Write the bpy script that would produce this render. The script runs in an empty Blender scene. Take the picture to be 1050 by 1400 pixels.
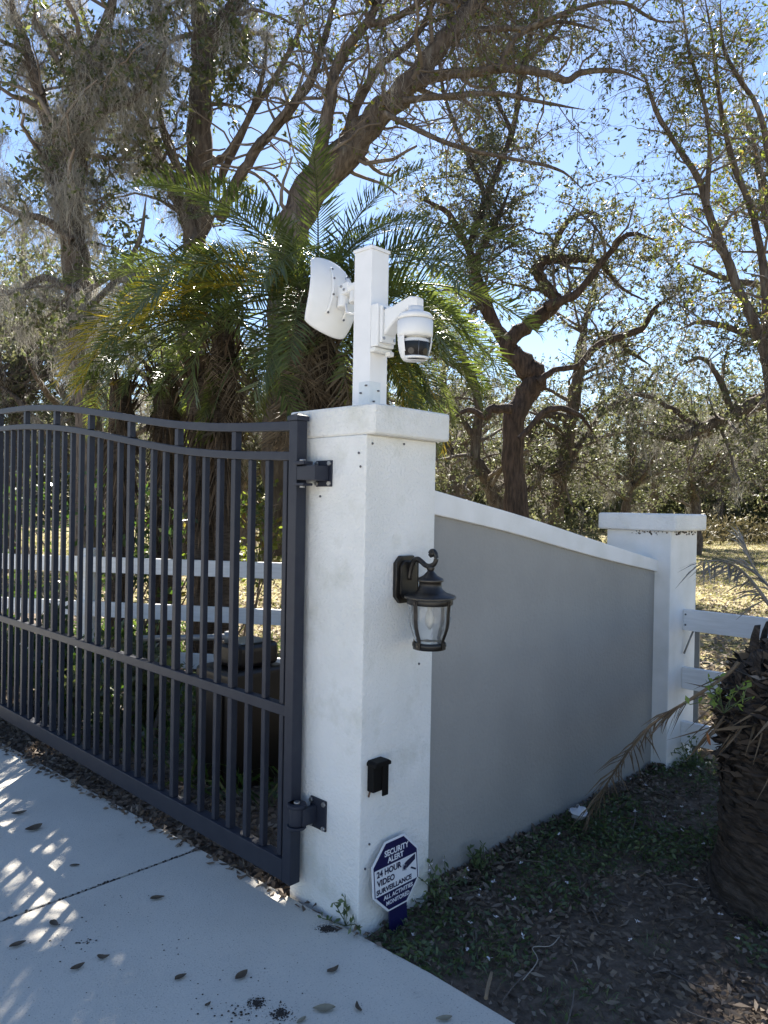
import bpy, bmesh, math, random
import numpy as np
from mathutils import Matrix, Vector

S = bpy.context.scene
COL = S.collection
rng = np.random.default_rng(7)
random.seed(7)
PI = math.pi

# ------------------------------------------------------------------ camera, sky, sun, exposure
EYE = np.array([0.0, 0.0, 1.55])
FPX = 1020.0
_p, _r = math.radians(-0.5), math.radians(1.02)
FWD = np.array([0, math.cos(_p), math.sin(_p)])
_up0 = np.array([0, -math.sin(_p), math.cos(_p)])
RIGHT = math.cos(_r) * np.array([1.0, 0, 0]) + math.sin(_r) * _up0
UP = -math.sin(_r) * np.array([1.0, 0, 0]) + math.cos(_r) * _up0
cd = bpy.data.cameras.new('camera')
cd.sensor_fit = 'VERTICAL'; cd.sensor_height = 36.0; cd.lens = FPX / 1400 * 36
cd.clip_start = 0.05; cd.clip_end = 800
cam = bpy.data.objects.new('camera', cd); COL.objects.link(cam)
M = Matrix.Identity(4)
for i in range(3):
    M[i][0], M[i][1], M[i][2], M[i][3] = RIGHT[i], UP[i], -FWD[i], EYE[i]
cam.matrix_world = M
S.camera = cam

SUN_EL, SUN_AZ = math.radians(43), math.radians(2)      # azimuth clockwise from +Y
SUN = np.array([math.sin(SUN_AZ) * math.cos(SUN_EL), math.cos(SUN_AZ) * math.cos(SUN_EL), math.sin(SUN_EL)])
W = bpy.data.worlds.new('World'); S.world = W; W.use_nodes = True
nt = W.node_tree
bg = nt.nodes['Background']; sky = nt.nodes.new('ShaderNodeTexSky')
sky.sky_type = 'NISHITA'; sky.sun_disc = False
sky.sun_elevation = SUN_EL; sky.sun_rotation = SUN_AZ
sky.altitude = 0; sky.air_density = 1.0; sky.dust_density = 0.1; sky.ozone_density = 4.0
tint = nt.nodes.new('ShaderNodeMix'); tint.data_type = 'RGBA'; tint.blend_type = 'MULTIPLY'; tint.inputs[0].default_value = 1
tint.inputs[7].default_value = (1.05, 0.985, 0.975, 1)
nt.links.new(sky.outputs[0], tint.inputs[6]); nt.links.new(tint.outputs[2], bg.inputs[0]); bg.inputs[1].default_value = 0.05
sl = bpy.data.lights.new('sun', 'SUN'); sl.energy = 5.0; sl.angle = math.radians(0.5); sl.color = (1, 0.94, 0.84)
so = bpy.data.objects.new('sun', sl); COL.objects.link(so)
so.rotation_euler = Vector(tuple(SUN)).to_track_quat('Z', 'Y').to_euler()
so.location = tuple(SUN * 60)
S.view_settings.view_transform = 'Standard'; S.view_settings.look = 'None'
S.view_settings.exposure = 2.15; S.view_settings.gamma = 1.0
S.view_settings.use_curve_mapping = False
S.cycles.max_bounces = 7; S.cycles.transparent_max_bounces = 8
S.cycles.use_denoising = True

# ------------------------------------------------------------------ helpers
def P(px, py, Y):
    """world point at depth Y seen at that place of the 1050 x 1400 photograph"""
    d = FWD * FPX + RIGHT * (px - 525) + UP * (700 - py)
    return EYE + d * (Y / d[1])
def G(px, py, z=0.0):
    d = FWD * FPX + RIGHT * (px - 525) + UP * (700 - py)
    return EYE + d * ((z - EYE[2]) / d[2])
# local frame of the gate pillar: x along the wall, y along the gate, origin at the pillar's near corner
C0 = np.array([-0.069, 2.706, 0.0]); RZ = math.radians(46)
VX = np.array([math.cos(RZ), math.sin(RZ), 0]); UY = np.array([-math.sin(RZ), math.cos(RZ), 0])
def L(b, a, z=0.0): return C0 + b * VX + a * UY + np.array([0, 0, z])
def to_local(p):
    d = np.asarray(p) - C0
    return np.stack([d @ VX, d @ UY, d[..., 2]], -1)

def tag(o, label=None, cat=None, group=None, kind=None):
    if label: o['label'] = label
    if cat: o['category'] = cat
    if group: o['group'] = group
    if kind: o['kind'] = kind
    return o
def empty(name, loc, rz=0.0, label=None, cat=None, group=None):
    o = bpy.data.objects.new(name, None); COL.objects.link(o)
    o.location = tuple(loc); o.rotation_euler = (0, 0, rz); o.empty_display_size = 0.1
    return tag(o, label, cat, group)
def link(name, me, parent=None, mat=None):
    o = bpy.data.objects.new(name, me); COL.objects.link(o)
    if parent: o.parent = parent
    if mat is not None and not me.materials: me.materials.append(mat)
    return o
def np_mesh(name, verts, faces, mat=None, smooth=False, uv=None):
    """verts (N,3), faces (M,k) all the same k"""
    me = bpy.data.meshes.new(name)
    verts = np.ascontiguousarray(verts, np.float32); faces = np.ascontiguousarray(faces, np.int32)
    n, k = faces.shape
    me.vertices.add(len(verts)); me.vertices.foreach_set('co', verts.ravel())
    me.loops.add(n * k); me.loops.foreach_set('vertex_index', faces.ravel())
    me.polygons.add(n)
    me.polygons.foreach_set('loop_start', np.arange(0, n * k, k, dtype=np.int32))
    me.polygons.foreach_set('loop_total', np.full(n, k, np.int32))
    if smooth: me.polygons.foreach_set('use_smooth', np.ones(n, bool))
    me.update(calc_edges=True); me.validate()
    if mat: me.materials.append(mat)
    return me

class MB:
    def __init__(s): s.v = []; s.f = []; s.sm = []
    def add(s, v, f, smooth=False):
        o = len(s.v); s.v += [tuple(map(float, p)) for p in v]
        s.f += [tuple(i + o for i in q) for q in f]; s.sm += [smooth] * len(f); return s
    def box(s, lo, hi):
        x0, y0, z0 = lo; x1, y1, z1 = hi
        return s.add([(x0,y0,z0),(x1,y0,z0),(x1,y1,z0),(x0,y1,z0),(x0,y0,z1),(x1,y0,z1),(x1,y1,z1),(x0,y1,z1)],
                     [(3,2,1,0),(4,5,6,7),(0,1,5,4),(1,2,6,5),(2,3,7,6),(3,0,4,7)])
    def prism(s, poly, z0, z1, axis='z'):
        n = len(poly)
        def m(a, b, c): return {'z': (a, b, c), 'x': (c, a, b), 'y': (a, c, b)}[axis]
        v = [m(a, b, z0) for a, b in poly] + [m(a, b, z1) for a, b in poly]
        f = [tuple(range(n))[::-1], tuple(range(n, 2 * n))] + [(i, (i + 1) % n, n + (i + 1) % n, n + i) for i in range(n)]
        return s.add(v, f)
    def lathe(s, prof, n=24, c=(0, 0, 0), smooth=True, cap=True, a0=0.0):
        v = []; f = []
        for r, z in prof:
            for i in range(n):
                a = a0 + 2 * PI * i / n
                v.append((c[0] + r * math.cos(a), c[1] + r * math.sin(a), c[2] + z))
        for k in range(len(prof) - 1):
            for i in range(n):
                j = (i + 1) % n
                f.append((k*n+i, k*n+j, (k+1)*n+j, (k+1)*n+i))
        s.add(v, f, smooth)
        if cap:
            o = len(s.v) - len(v); m = (len(prof) - 1) * n
            s.f.append(tuple(o + i for i in range(n))[::-1]); s.f.append(tuple(o + m + i for i in range(n))); s.sm += [False, False]
        return s
    def tube(s, pts, rad, n=8, smooth=True):
        pts = np.asarray(pts, float)[None]; rad = np.atleast_1d(np.asarray(rad, float))
        rad = np.broadcast_to(rad, (pts.shape[1],))[None]
        v, f = tubes(pts, rad, n)
        o = len(s.v); K = pts.shape[1]
        s.add(v, [tuple(q) for q in f], smooth)
        s.f.append(tuple(o + i for i in range(n))[::-1]); s.f.append(tuple(o + (K-1)*n + i for i in range(n))); s.sm += [False, False]
        return s
    def build(s, name, mat, parent=None, bev=0.0, seg=2, loc=None, rz=None, mesh=None):
        me = bpy.data.meshes.new(name); me.from_pydata(s.v, [], s.f)
        me.polygons.foreach_set('use_smooth', s.sm)
        bm = bmesh.new(); bm.from_mesh(me)
        bmesh.ops.recalc_face_normals(bm, faces=bm.faces)
        if bev:
            es = [e for e in bm.edges if len(e.link_faces) == 2 and e.calc_face_angle(0) > 0.6]
            bmesh.ops.bevel(bm, geom=es, offset=bev, segments=seg, affect='EDGES', profile=0.6, clamp_overlap=True)
        bm.to_mesh(me); bm.free(); me.materials.append(mat)
        o = link(name, me, parent)
        if loc is not None: o.location = tuple(loc)
        if rz is not None: o.rotation_euler = (0, 0, rz)
        return o

def nrm(a): return a / np.maximum(np.linalg.norm(a, axis=-1, keepdims=True), 1e-9)
def tubes(pts, rad, n):
    """pts (N,K,3), rad (N,K) -> one vertex and quad array"""
    N, K = pts.shape[:2]
    t = np.empty_like(pts); t[:, 1:-1] = pts[:, 2:] - pts[:, :-2]; t[:, 0] = pts[:, 1] - pts[:, 0]; t[:, -1] = pts[:, -1] - pts[:, -2]
    t = nrm(t)
    mean = nrm(t.mean(1)); ref = np.where(np.abs(mean[:, 2:3]) > 0.8, np.array([[1.0, 0.15, 0]]), np.array([[0, 0, 1.0]]))
    u = nrm(np.cross(t, ref[:, None, :])); w = np.cross(t, u)
    a = np.arange(n) * 2 * PI / n
    v = pts[:, :, None] + rad[:, :, None, None] * (u[:, :, None] * np.cos(a)[:, None] + w[:, :, None] * np.sin(a)[:, None])
    i = np.arange(n); j = (i + 1) % n
    k = np.arange(K - 1)[:, None] * n
    q = np.stack([k + i, k + j, k + n + j, k + n + i], -1).reshape(-1, 4)
    f = (np.arange(N)[:, None, None] * (K * n) + q[None]).reshape(-1, 4)
    return v.reshape(-1, 3), f
def join(parts):
    vs, fs, o = [], [], 0
    for v, f in parts:
        if len(v) == 0: continue
        vs.append(v); fs.append(f + o); o += len(v)
    if not vs: return np.zeros((0, 3)), np.zeros((0, 4), int)
    return np.concatenate(vs), np.concatenate(fs)

# ------------------------------------------------------------------ materials
def mat(name, col, rough=0.6, spec=0.5, metal=0.0, col2=None, scale=8.0, detail=6, contrast=(0.35, 0.65), bump=0.0, bscale=60.0, bdist=0.01,
        col3=None, scale3=2.0, c3=(0.5, 0.75), stretch=None, island=False, trans=0.0, tcol=None):
    m = bpy.data.materials.new(name); m.use_nodes = True
    n = m.node_tree; b = n.nodes['Principled BSDF']; Lk = n.links.new
    b.inputs['Roughness'].default_value = rough; b.inputs['Metallic'].default_value = metal
    b.inputs['Specular IOR Level'].default_value = spec
    b.inputs['Base Color'].default_value = (*col, 1)
    tc = n.nodes.new('ShaderNodeTexCoord'); vec = tc.outputs['Object']
    if stretch:
        mp = n.nodes.new('ShaderNodeMapping'); mp.inputs['Scale'].default_value = stretch; Lk(vec, mp.inputs[0]); vec = mp.outputs[0]
    out = None
    if col2 is not None:
        rp = n.nodes.new('ShaderNodeValToRGB'); e = rp.color_ramp.elements
        e[0].color = (*col, 1); e[1].color = (*col2, 1); e[0].position, e[1].position = contrast
        if island:
            ge = n.nodes.new('ShaderNodeNewGeometry'); Lk(ge.outputs['Random Per Island'], rp.inputs[0])
            e[0].position, e[1].position = 0, 1
        else:
            nz = n.nodes.new('ShaderNodeTexNoise'); nz.inputs['Scale'].default_value = scale; nz.inputs['Detail'].default_value = detail
            Lk(vec, nz.inputs['Vector']); Lk(nz.outputs[0], rp.inputs[0])
        out = rp.outputs[0]
        if col3 is not None:
            if island:
                el = rp.color_ramp.elements.new(c3[0]); el.color = (*col2, 1)
                rp.color_ramp.elements[-1].color = (*col3, 1)
            else:
                nz = n.nodes.new('ShaderNodeTexNoise'); nz.inputs['Scale'].default_value = scale3; nz.inputs['Detail'].default_value = 8
                nz.inputs['Roughness'].default_value = 0.65
                Lk(vec, nz.inputs['Vector'])
                r3 = n.nodes.new('ShaderNodeValToRGB'); r3.color_ramp.elements[0].position, r3.color_ramp.elements[1].position = c3
                Lk(nz.outputs[0], r3.inputs[0])
                mx = n.nodes.new('ShaderNodeMix'); mx.data_type = 'RGBA'
                Lk(r3.outputs[0], mx.inputs[0]); Lk(out, mx.inputs[6]); mx.inputs[7].default_value = (*col3, 1); out = mx.outputs[2]
        Lk(out, b.inputs['Base Color'])
    if bump:
        nz = n.nodes.new('ShaderNodeTexNoise'); nz.inputs['Scale'].default_value = bscale; nz.inputs['Detail'].default_value = 5
        Lk(vec, nz.inputs['Vector'])
        bp = n.nodes.new('ShaderNodeBump'); bp.inputs['Strength'].default_value = bump; bp.inputs['Distance'].default_value = bdist
        Lk(nz.outputs[0], bp.inputs['Height']); Lk(bp.outputs[0], b.inputs['Normal'])
    if trans:
        tr = n.nodes.new('ShaderNodeBsdfTranslucent'); mx = n.nodes.new('ShaderNodeMixShader'); mx.inputs[0].default_value = trans
        if tcol is not None and out is not None:
            mm = n.nodes.new('ShaderNodeMix'); mm.data_type = 'RGBA'; mm.blend_type = 'MULTIPLY'; mm.inputs[0].default_value = 1
            Lk(out, mm.inputs[6]); mm.inputs[7].default_value = (*tcol, 1); Lk(mm.outputs[2], tr.inputs[0])
        elif out is not None: Lk(out, tr.inputs[0])
        else: tr.inputs[0].default_value = (*col, 1)
        Lk(b.outputs[0], mx.inputs[1]); Lk(tr.outputs[0], mx.inputs[2]); Lk(mx.outputs[0], n.nodes['Material Output'].inputs[0])
    return m

def concrete_mat():
    m = bpy.data.materials.new('concrete'); m.use_nodes = True
    n = m.node_tree; b = n.nodes['Principled BSDF']; Lk = n.links.new
    b.inputs['Roughness'].default_value = 0.9; b.inputs['Specular IOR Level'].default_value = 0.3
    tc = n.nodes.new('ShaderNodeTexCoord')
    def noise(sc, de=8, ro=0.6):
        z = n.nodes.new('ShaderNodeTexNoise'); z.inputs['Scale'].default_value = sc; z.inputs['Detail'].default_value = de; z.inputs['Roughness'].default_value = ro
        Lk(tc.outputs['Object'], z.inputs['Vector']); return z.outputs[0]
    def ramp(src, els):
        r = n.nodes.new('ShaderNodeValToRGB'); Lk(src, r.inputs[0]); e = r.color_ramp.elements
        while len(e) < len(els): e.new(0.5)
        for q, (p, c) in zip(e, els): q.position = p; q.color = (c, c, c, 1)
        return r.outputs[0]
    def mul(a, c):
        mx = n.nodes.new('ShaderNodeMix'); mx.data_type = 'RGBA'; mx.blend_type = 'MULTIPLY'; mx.inputs[0].default_value = 1
        Lk(a, mx.inputs[6]); Lk(c, mx.inputs[7]); return mx.outputs[2]
    base = n.nodes.new('ShaderNodeRGB'); base.outputs[0].default_value = (0.62, 0.58, 0.505, 1)
    c = mul(base.outputs[0], ramp(noise(1.7, 10), [(0.3, 0.86), (0.7, 1.0)]))
    c = mul(c, ramp(noise(5.5, 10, 0.7), [(0.27, 0.68), (0.38, 0.97), (0.6, 1.0)]))
    c = mul(c, ramp(noise(140, 3, 0.6), [(0.30, 0.6), (0.40, 0.98), (0.62, 1.0), (0.72, 1.12)]))
    vo = n.nodes.new('ShaderNodeTexVoronoi'); vo.inputs['Scale'].default_value = 55; Lk(tc.outputs['Object'], vo.inputs['Vector'])
    c = mul(c, ramp(vo.outputs['Distance'], [(0.06, 0.45), (0.13, 1.0)]))
    Lk(c, b.inputs['Base Color'])
    bp = n.nodes.new('ShaderNodeBump'); bp.inputs['Strength'].default_value = 0.5; bp.inputs['Distance'].default_value = 0.006
    Lk(noise(160, 4), bp.inputs['Height']); Lk(bp.outputs[0], b.inputs['Normal'])
    return m

STUCCO = mat('white_stucco', (0.80, 0.80, 0.78), 0.85, 0.2, col2=(0.72, 0.72, 0.69), scale=3, bump=0.8, bscale=85, bdist=0.009, col3=(0.52, 0.52, 0.44), scale3=4.5, c3=(0.52, 0.86))
COPING = mat('white_painted_coping', (0.80, 0.80, 0.79), 0.8, 0.2, col2=(0.70, 0.70, 0.67), scale=5, bump=0.25, bscale=90, bdist=0.005)
GREYWALL = mat('grey_stucco', (0.315, 0.312, 0.295), 0.85, 0.2, col2=(0.345, 0.34, 0.322), scale=2.6, contrast=(0.3, 0.7), bump=0.6, bscale=55, bdist=0.007, col3=(0.29, 0.286, 0.272), scale3=1.6, c3=(0.42, 0.75))
VINYL = mat('white_vinyl', (0.80, 0.80, 0.80), 0.35, 0.5, col2=(0.76, 0.76, 0.76), scale=12)
RAILWHITE = mat('white_rail_paint', (0.76, 0.77, 0.78), 0.55, 0.4, col2=(0.66, 0.67, 0.67), scale=6, stretch=(1, 8, 8), bump=0.08, bscale=30)
PLASTIC = mat('white_plastic', (0.80, 0.80, 0.79), 0.4, 0.5, col2=(0.77, 0.77, 0.755), scale=20)
YPLASTIC = mat('weathered_white_plastic', (0.72, 0.71, 0.64), 0.5, 0.4, col2=(0.78, 0.77, 0.73), scale=15)
ZINC = mat('zinc_plate', (0.62, 0.65, 0.66), 0.4, 0.5, 0.3, col2=(0.70, 0.72, 0.72), scale=25)
BOLT = mat('bolt_steel', (0.42, 0.41, 0.40), 0.35, 0.5, 0.9)
DARKSCREW = mat('dark_screw', (0.12, 0.12, 0.13), 0.4, 0.5, 0.6)
GATE = mat('slate_gate_paint', (0.020, 0.0235, 0.037), 0.5, 0.3, col2=(0.027, 0.031, 0.044), scale=14, bump=0.05, bscale=200, bdist=0.002)
BRONZE = mat('dark_bronze', (0.014, 0.013, 0.013), 0.38, 0.5, 0.25, col2=(0.028, 0.024, 0.02), scale=18)
BRONZE_EDGE = mat('rubbed_bronze', (0.10, 0.085, 0.065), 0.4, 0.5, 0.4, col2=(0.05, 0.043, 0.036), scale=40)
BLACKP = mat('black_plastic', (0.004, 0.004, 0.004), 0.6, 0.2)
GLOSSBLACK = mat('smoked_window', (0.004, 0.004, 0.008), 0.18, 0.25)
LENS = mat('lens_glass', (0.02, 0.02, 0.025), 0.15, 0.4)
BLUE = mat('sign_blue', (0.007, 0.007, 0.055), 0.4, 0.4, col2=(0.009, 0.009, 0.065), scale=20)
SIGNWHITE = mat('sign_white', (0.72, 0.73, 0.76), 0.45, 0.5)
SIGNDARK = mat('sign_print_dark', (0.015, 0.015, 0.05), 0.5, 0.4)
CONCRETE = concrete_mat()
SOIL = mat('soil', (0.06, 0.05, 0.042), 0.95, 0.2, col2=(0.11, 0.09, 0.075), scale=30, bump=0.7, bscale=60, bdist=0.03)
OPBLACK = mat('operator_housing', (0.013, 0.010, 0.008), 0.28, 0.4, col2=(0.017, 0.013, 0.010), scale=6)
STEELARM = mat('grey_steel_arm', (0.22, 0.23, 0.24), 0.4, 0.5, 0.5)
BARK = mat('oak_bark', (0.15, 0.122, 0.10), 0.95, 0.2, col2=(0.07, 0.056, 0.047), scale=9, detail=10, stretch=(2.4, 2.4, 0.6), bump=1.0, bscale=14, bdist=0.05, col3=(0.25, 0.235, 0.20), scale3=4, c3=(0.55, 0.8))
TWIG = mat('twig_bark', (0.11, 0.088, 0.073), 0.9, 0.2, col2=(0.18, 0.155, 0.135), scale=4)
REDBARK = mat('red_brown_bark', (0.115, 0.082, 0.066), 0.95, 0.2, col2=(0.05, 0.038, 0.032), scale=9, detail=10, stretch=(2.6, 2.6, 0.55), bump=1.0, bscale=14, bdist=0.05)
LEAF_N = mat('oak_leaf', (0.046, 0.060, 0.025), 0.38, 0.6, col2=(0.092, 0.105, 0.044), col3=(0.13, 0.115, 0.06), c3=(0.8,), island=True, trans=0.42, tcol=(2.0, 2.1, 1.2))
LEAF_Y = mat('water_oak_leaf', (0.050, 0.066, 0.018), 0.35, 0.6, col2=(0.10, 0.12, 0.03), col3=(0.13, 0.075, 0.035), c3=(0.72,), island=True, trans=0.5, tcol=(2.2, 2.2, 1.1))
LEAF_F = mat('distant_oak_leaf', (0.050, 0.057, 0.035), 0.52, 0.35, col2=(0.095, 0.098, 0.060), col3=(0.15, 0.14, 0.10), c3=(0.75,), island=True, trans=0.38, tcol=(1.9, 2.0, 1.3))
LEAF_S = mat('shrub_leaf', (0.022, 0.042, 0.014), 0.28, 0.6, col2=(0.05, 0.085, 0.022), col3=(0.10, 0.13, 0.03), c3=(0.78,), island=True, trans=0.35, tcol=(2.2, 2.4, 1.0))
MOSS = mat('spanish_moss', (0.27, 0.255, 0.225), 0.9, 0.1, col2=(0.44, 0.42, 0.37), island=True, trans=0.35)
FR_G = mat('palm_leaf_green', (0.044, 0.064, 0.025), 0.34, 0.6, col2=(0.11, 0.13, 0.045), island=True, trans=0.38, tcol=(2.2, 2.3, 1.0))
FR_Y = mat('palm_leaf_yellowing', (0.20, 0.20, 0.035), 0.4, 0.5, col2=(0.48, 0.36, 0.045), island=True, trans=0.45, tcol=(1.6, 1.5, 0.8))
FR_D = mat('palm_leaf_dry', (0.10, 0.075, 0.05), 0.7, 0.3, col2=(0.21, 0.165, 0.115), island=True, trans=0.2)
FR_GREY = mat('palm_leaf_dead_grey', (0.16, 0.145, 0.125), 0.65, 0.4, col2=(0.27, 0.25, 0.22), island=True, trans=0.15)
FIBRE = mat('palm_fibre', (0.055, 0.04, 0.028), 0.95, 0.15, col2=(0.13, 0.095, 0.065), island=True)
PALMBARK = mat('palm_stump_bark', (0.045, 0.036, 0.030), 0.95, 0.15, col2=(0.105, 0.085, 0.070), scale=14, stretch=(1, 1, 5), bump=0.9, bscale=30, bdist=0.03)
FLAKE = mat('palm_leaf_base', (0.032, 0.025, 0.020), 0.9, 0.2, col2=(0.095, 0.074, 0.058), island=True)
LITTER = mat('dead_leaf', (0.11, 0.082, 0.063), 0.75, 0.35, col2=(0.23, 0.18, 0.135), col3=(0.34, 0.285, 0.23), c3=(0.8,), island=True, trans=0.15)
WEED = mat('weed_leaf', (0.05, 0.078, 0.034), 0.45, 0.5, col2=(0.115, 0.15, 0.068), island=True, trans=0.3, tcol=(2, 2.2, 1))
GRASSM = mat('lawn_grass', (0.055, 0.075, 0.02), 0.5, 0.4, col2=(0.14, 0.15, 0.04), col3=(0.28, 0.23, 0.11), c3=(0.6,), island=True, trans=0.35, tcol=(1.8, 1.8, 1.1))
FLOWER = mat('white_petal', (0.75, 0.73, 0.76), 0.6, 0.3, trans=0.3)
DRYLEAF = mat('fallen_leaf', (0.075, 0.055, 0.035), 0.6, 0.4, col2=(0.13, 0.095, 0.06), scale=30)
PALELEAF = mat('fallen_leaf_pale', (0.26, 0.23, 0.16), 0.6, 0.4, col2=(0.19, 0.16, 0.10), scale=30)
ORANGELEAF = mat('fallen_leaf_orange', (0.36, 0.15, 0.055), 0.6, 0.4, col2=(0.25, 0.10, 0.04), scale=30, trans=0.3)
DIRTSPOT = mat('dark_crumbs', (0.045, 0.038, 0.032), 0.95, 0.2)
HAIRLINE = mat('grey_metal_stake', (0.25, 0.25, 0.24), 0.5, 0.5, 0.5)

def ground_mat():
    m = bpy.data.materials.new('ground'); m.use_nodes = True
    n = m.node_tree; b = n.nodes['Principled BSDF']; Lk = n.links.new
    b.inputs['Roughness'].default_value = 0.95; b.inputs['Specular IOR Level'].default_value = 0.2
    tc = n.nodes.new('ShaderNodeTexCoord')
    def noise(sc, de=8):
        z = n.nodes.new('ShaderNodeTexNoise'); z.inputs['Scale'].default_value = sc; z.inputs['Detail'].default_value = de
        z.inputs['Roughness'].default_value = 0.65
        Lk(tc.outputs['Object'], z.inputs['Vector']); return z.outputs[0]
    def ramp(src, els):
        r = n.nodes.new('ShaderNodeValToRGB'); Lk(src, r.inputs[0])
        e = r.color_ramp.elements
        while len(e) < len(els): e.new(0.5)
        for q, (p, c) in zip(e, els): q.position = p; q.color = (*c, 1)
        return r.outputs[0]
    soil = ramp(noise(25), [(0.3, (0.085, 0.067, 0.052)), (0.55, (0.165, 0.130, 0.100)), (0.75, (0.24, 0.195, 0.15))])
    lawn = ramp(noise(1.6, 12), [(0.32, (0.15, 0.155, 0.05)), (0.48, (0.25, 0.215, 0.10)), (0.64, (0.36, 0.29, 0.18))])
    at = n.nodes.new('ShaderNodeAttribute'); at.attribute_name = 'lawn'
    mx = n.nodes.new('ShaderNodeMix'); mx.data_type = 'RGBA'
    Lk(at.outputs['Fac'], mx.inputs[0]); Lk(soil, mx.inputs[6]); Lk(lawn, mx.inputs[7]); Lk(mx.outputs[2], b.inputs['Base Color'])
    bp = n.nodes.new('ShaderNodeBump'); bp.inputs['Strength'].default_value = 0.8; bp.inputs['Distance'].default_value = 0.03
    Lk(noise(45, 6), bp.inputs['Height']); Lk(bp.outputs[0], b.inputs['Normal'])
    return m
def glass_mat():
    m = bpy.data.materials.new('seeded_glass'); m.use_nodes = True
    n = m.node_tree; b = n.nodes['Principled BSDF']; Lk = n.links.new
    b.inputs['Base Color'].default_value = (0.9, 0.92, 0.93, 1)
    b.inputs['Roughness'].default_value = 0.10; b.inputs['Transmission Weight'].default_value = 0.93; b.inputs['IOR'].default_value = 1.3
    tc = n.nodes.new('ShaderNodeTexCoord'); z = n.nodes.new('ShaderNodeTexNoise'); z.inputs['Scale'].default_value = 28
    mp = n.nodes.new('ShaderNodeMapping'); mp.inputs['Scale'].default_value = (1, 1, 0.45)
    Lk(tc.outputs['Object'], mp.inputs[0]); Lk(mp.outputs[0], z.inputs['Vector'])
    bp = n.nodes.new('ShaderNodeBump'); bp.inputs['Strength'].default_value = 0.35; bp.inputs['Distance'].default_value = 0.012
    Lk(z.outputs[0], bp.inputs['Height']); Lk(bp.outputs[0], b.inputs['Normal'])
    return m
GLASS = glass_mat()

# ------------------------------------------------------------------ ground
def vnoise(x, y, seed=0):
    """smooth value noise"""
    xi = np.floor(x).astype(np.int64); yi = np.floor(y).astype(np.int64); fx = x - xi; fy = y - yi
    fx = fx * fx * (3 - 2 * fx); fy = fy * fy * (3 - 2 * fy)
    def h(a, b):
        k = (a * 374761393 + b * 668265263 + seed * 1442695041) & 0x7fffffff
        k = (k ^ (k >> 13)) * 1274126177 & 0x7fffffff
        return ((k ^ (k >> 16)) & 0xffff) / 65535.0
    return (h(xi, yi) * (1 - fx) + h(xi + 1, yi) * fx) * (1 - fy) + (h(xi, yi + 1) * (1 - fx) + h(xi + 1, yi + 1) * fx) * fy
def edge_b(a):
    """where the concrete ends, along the gate"""
    return np.where(a > 0, -0.012 - 0.05 * a, 0.0)
def ground_z(x, y):
    lc = to_local(np.stack([x, y, np.zeros_like(x)], -1)); b, a = lc[..., 0], lc[..., 1]
    z = -0.045 + 0.03 * (vnoise(x * 2.3, y * 2.3, 1) - 0.5) + 0.022 * (vnoise(x * 7, y * 7, 2) - 0.5)
    bed = np.clip((b - 0.1) / 0.8, 0, 1) * np.clip((-a - 0.0) / 0.5, 0, 1)
    z = z + 0.02 * bed
    far = np.clip((y - 14) / 30, 0, 1)
    z = z + far * 0.25 * (vnoise(x * 0.12, y * 0.12, 3) - 0.3)
    return np.where(b < edge_b(a) - 0.05, np.minimum(z, -0.06), z)
def lawn_w(x, y):
    lc = to_local(np.stack([x, y, np.zeros_like(x)], -1)); b, a = lc[..., 0], lc[..., 1]
    w = np.where(a > 0.05, np.clip((b - 2.4) / 1.2, 0, 1), np.clip((b - 2.7) / 0.5, 0, 1))
    w = w + (vnoise(x * 1.3, y * 1.3, 5) - 0.5) * 0.7 * (w > 0.01)
    return np.clip(w, 0, 1)
def axis(lo, hi, fine, far, lo_f, hi_f):
    a = list(np.arange(lo_f, hi_f, fine)); s = fine
    x = lo_f
    left = []
    while x > lo: s *= 1.25; x -= s; left.append(x)
    s = fine; x = a[-1]; rightl = []
    while x < hi: s *= 1.25; x += s; rightl.append(x)
    return np.array(left[::-1] + a + rightl)
gx = axis(-260, 260, 0.07, 1, -3.2, 3.6); gy = axis(-40, 400, 0.07, 1, 1.2, 8.0)
XX, YY = np.meshgrid(gx, gy)
ZZ = ground_z(XX, YY)
nx, ny = len(gx), len(gy)
i = np.arange(nx - 1)[None] + np.arange(ny - 1)[:, None] * nx
gf = np.stack([i, i + 1, i + nx + 1, i + nx], -1).reshape(-1, 4)
gm = np_mesh('ground', np.stack([XX, YY, ZZ], -1).reshape(-1, 3), gf, ground_mat(), True)
at = gm.attributes.new('lawn', 'FLOAT', 'POINT'); at.data.foreach_set('value', lawn_w(XX, YY).ravel().astype(np.float32))
tag(link('ground', gm), 'dark soil bed and leaf strewn lawn under the oaks', 'ground', kind='structure')

# concrete driveway: two slabs with an open joint between
dw = empty('driveway', L(0, 0, 0), RZ); tag(dw, 'pale concrete driveway of two slabs with a dark joint', 'driveway', kind='structure')
def slab(a0, a1):
    m = MB(); xs = np.linspace(a0, a1, 24)
    poly = [(float(edge_b(np.array(a))) + 0.006 * (random.random() - 0.5), a) for a in xs] + [(-20.0, a1), (-20.0, a0)]
    m.prism(poly, -0.12, 0.0)
    return m.build('slab', CONCRETE, dw, bev=0.007, seg=2)
slab(-9.0, 0.952); slab(0.964, 14.0)  # unseen reach behind the camera lengthened to bounce sunlight onto the walls

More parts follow.
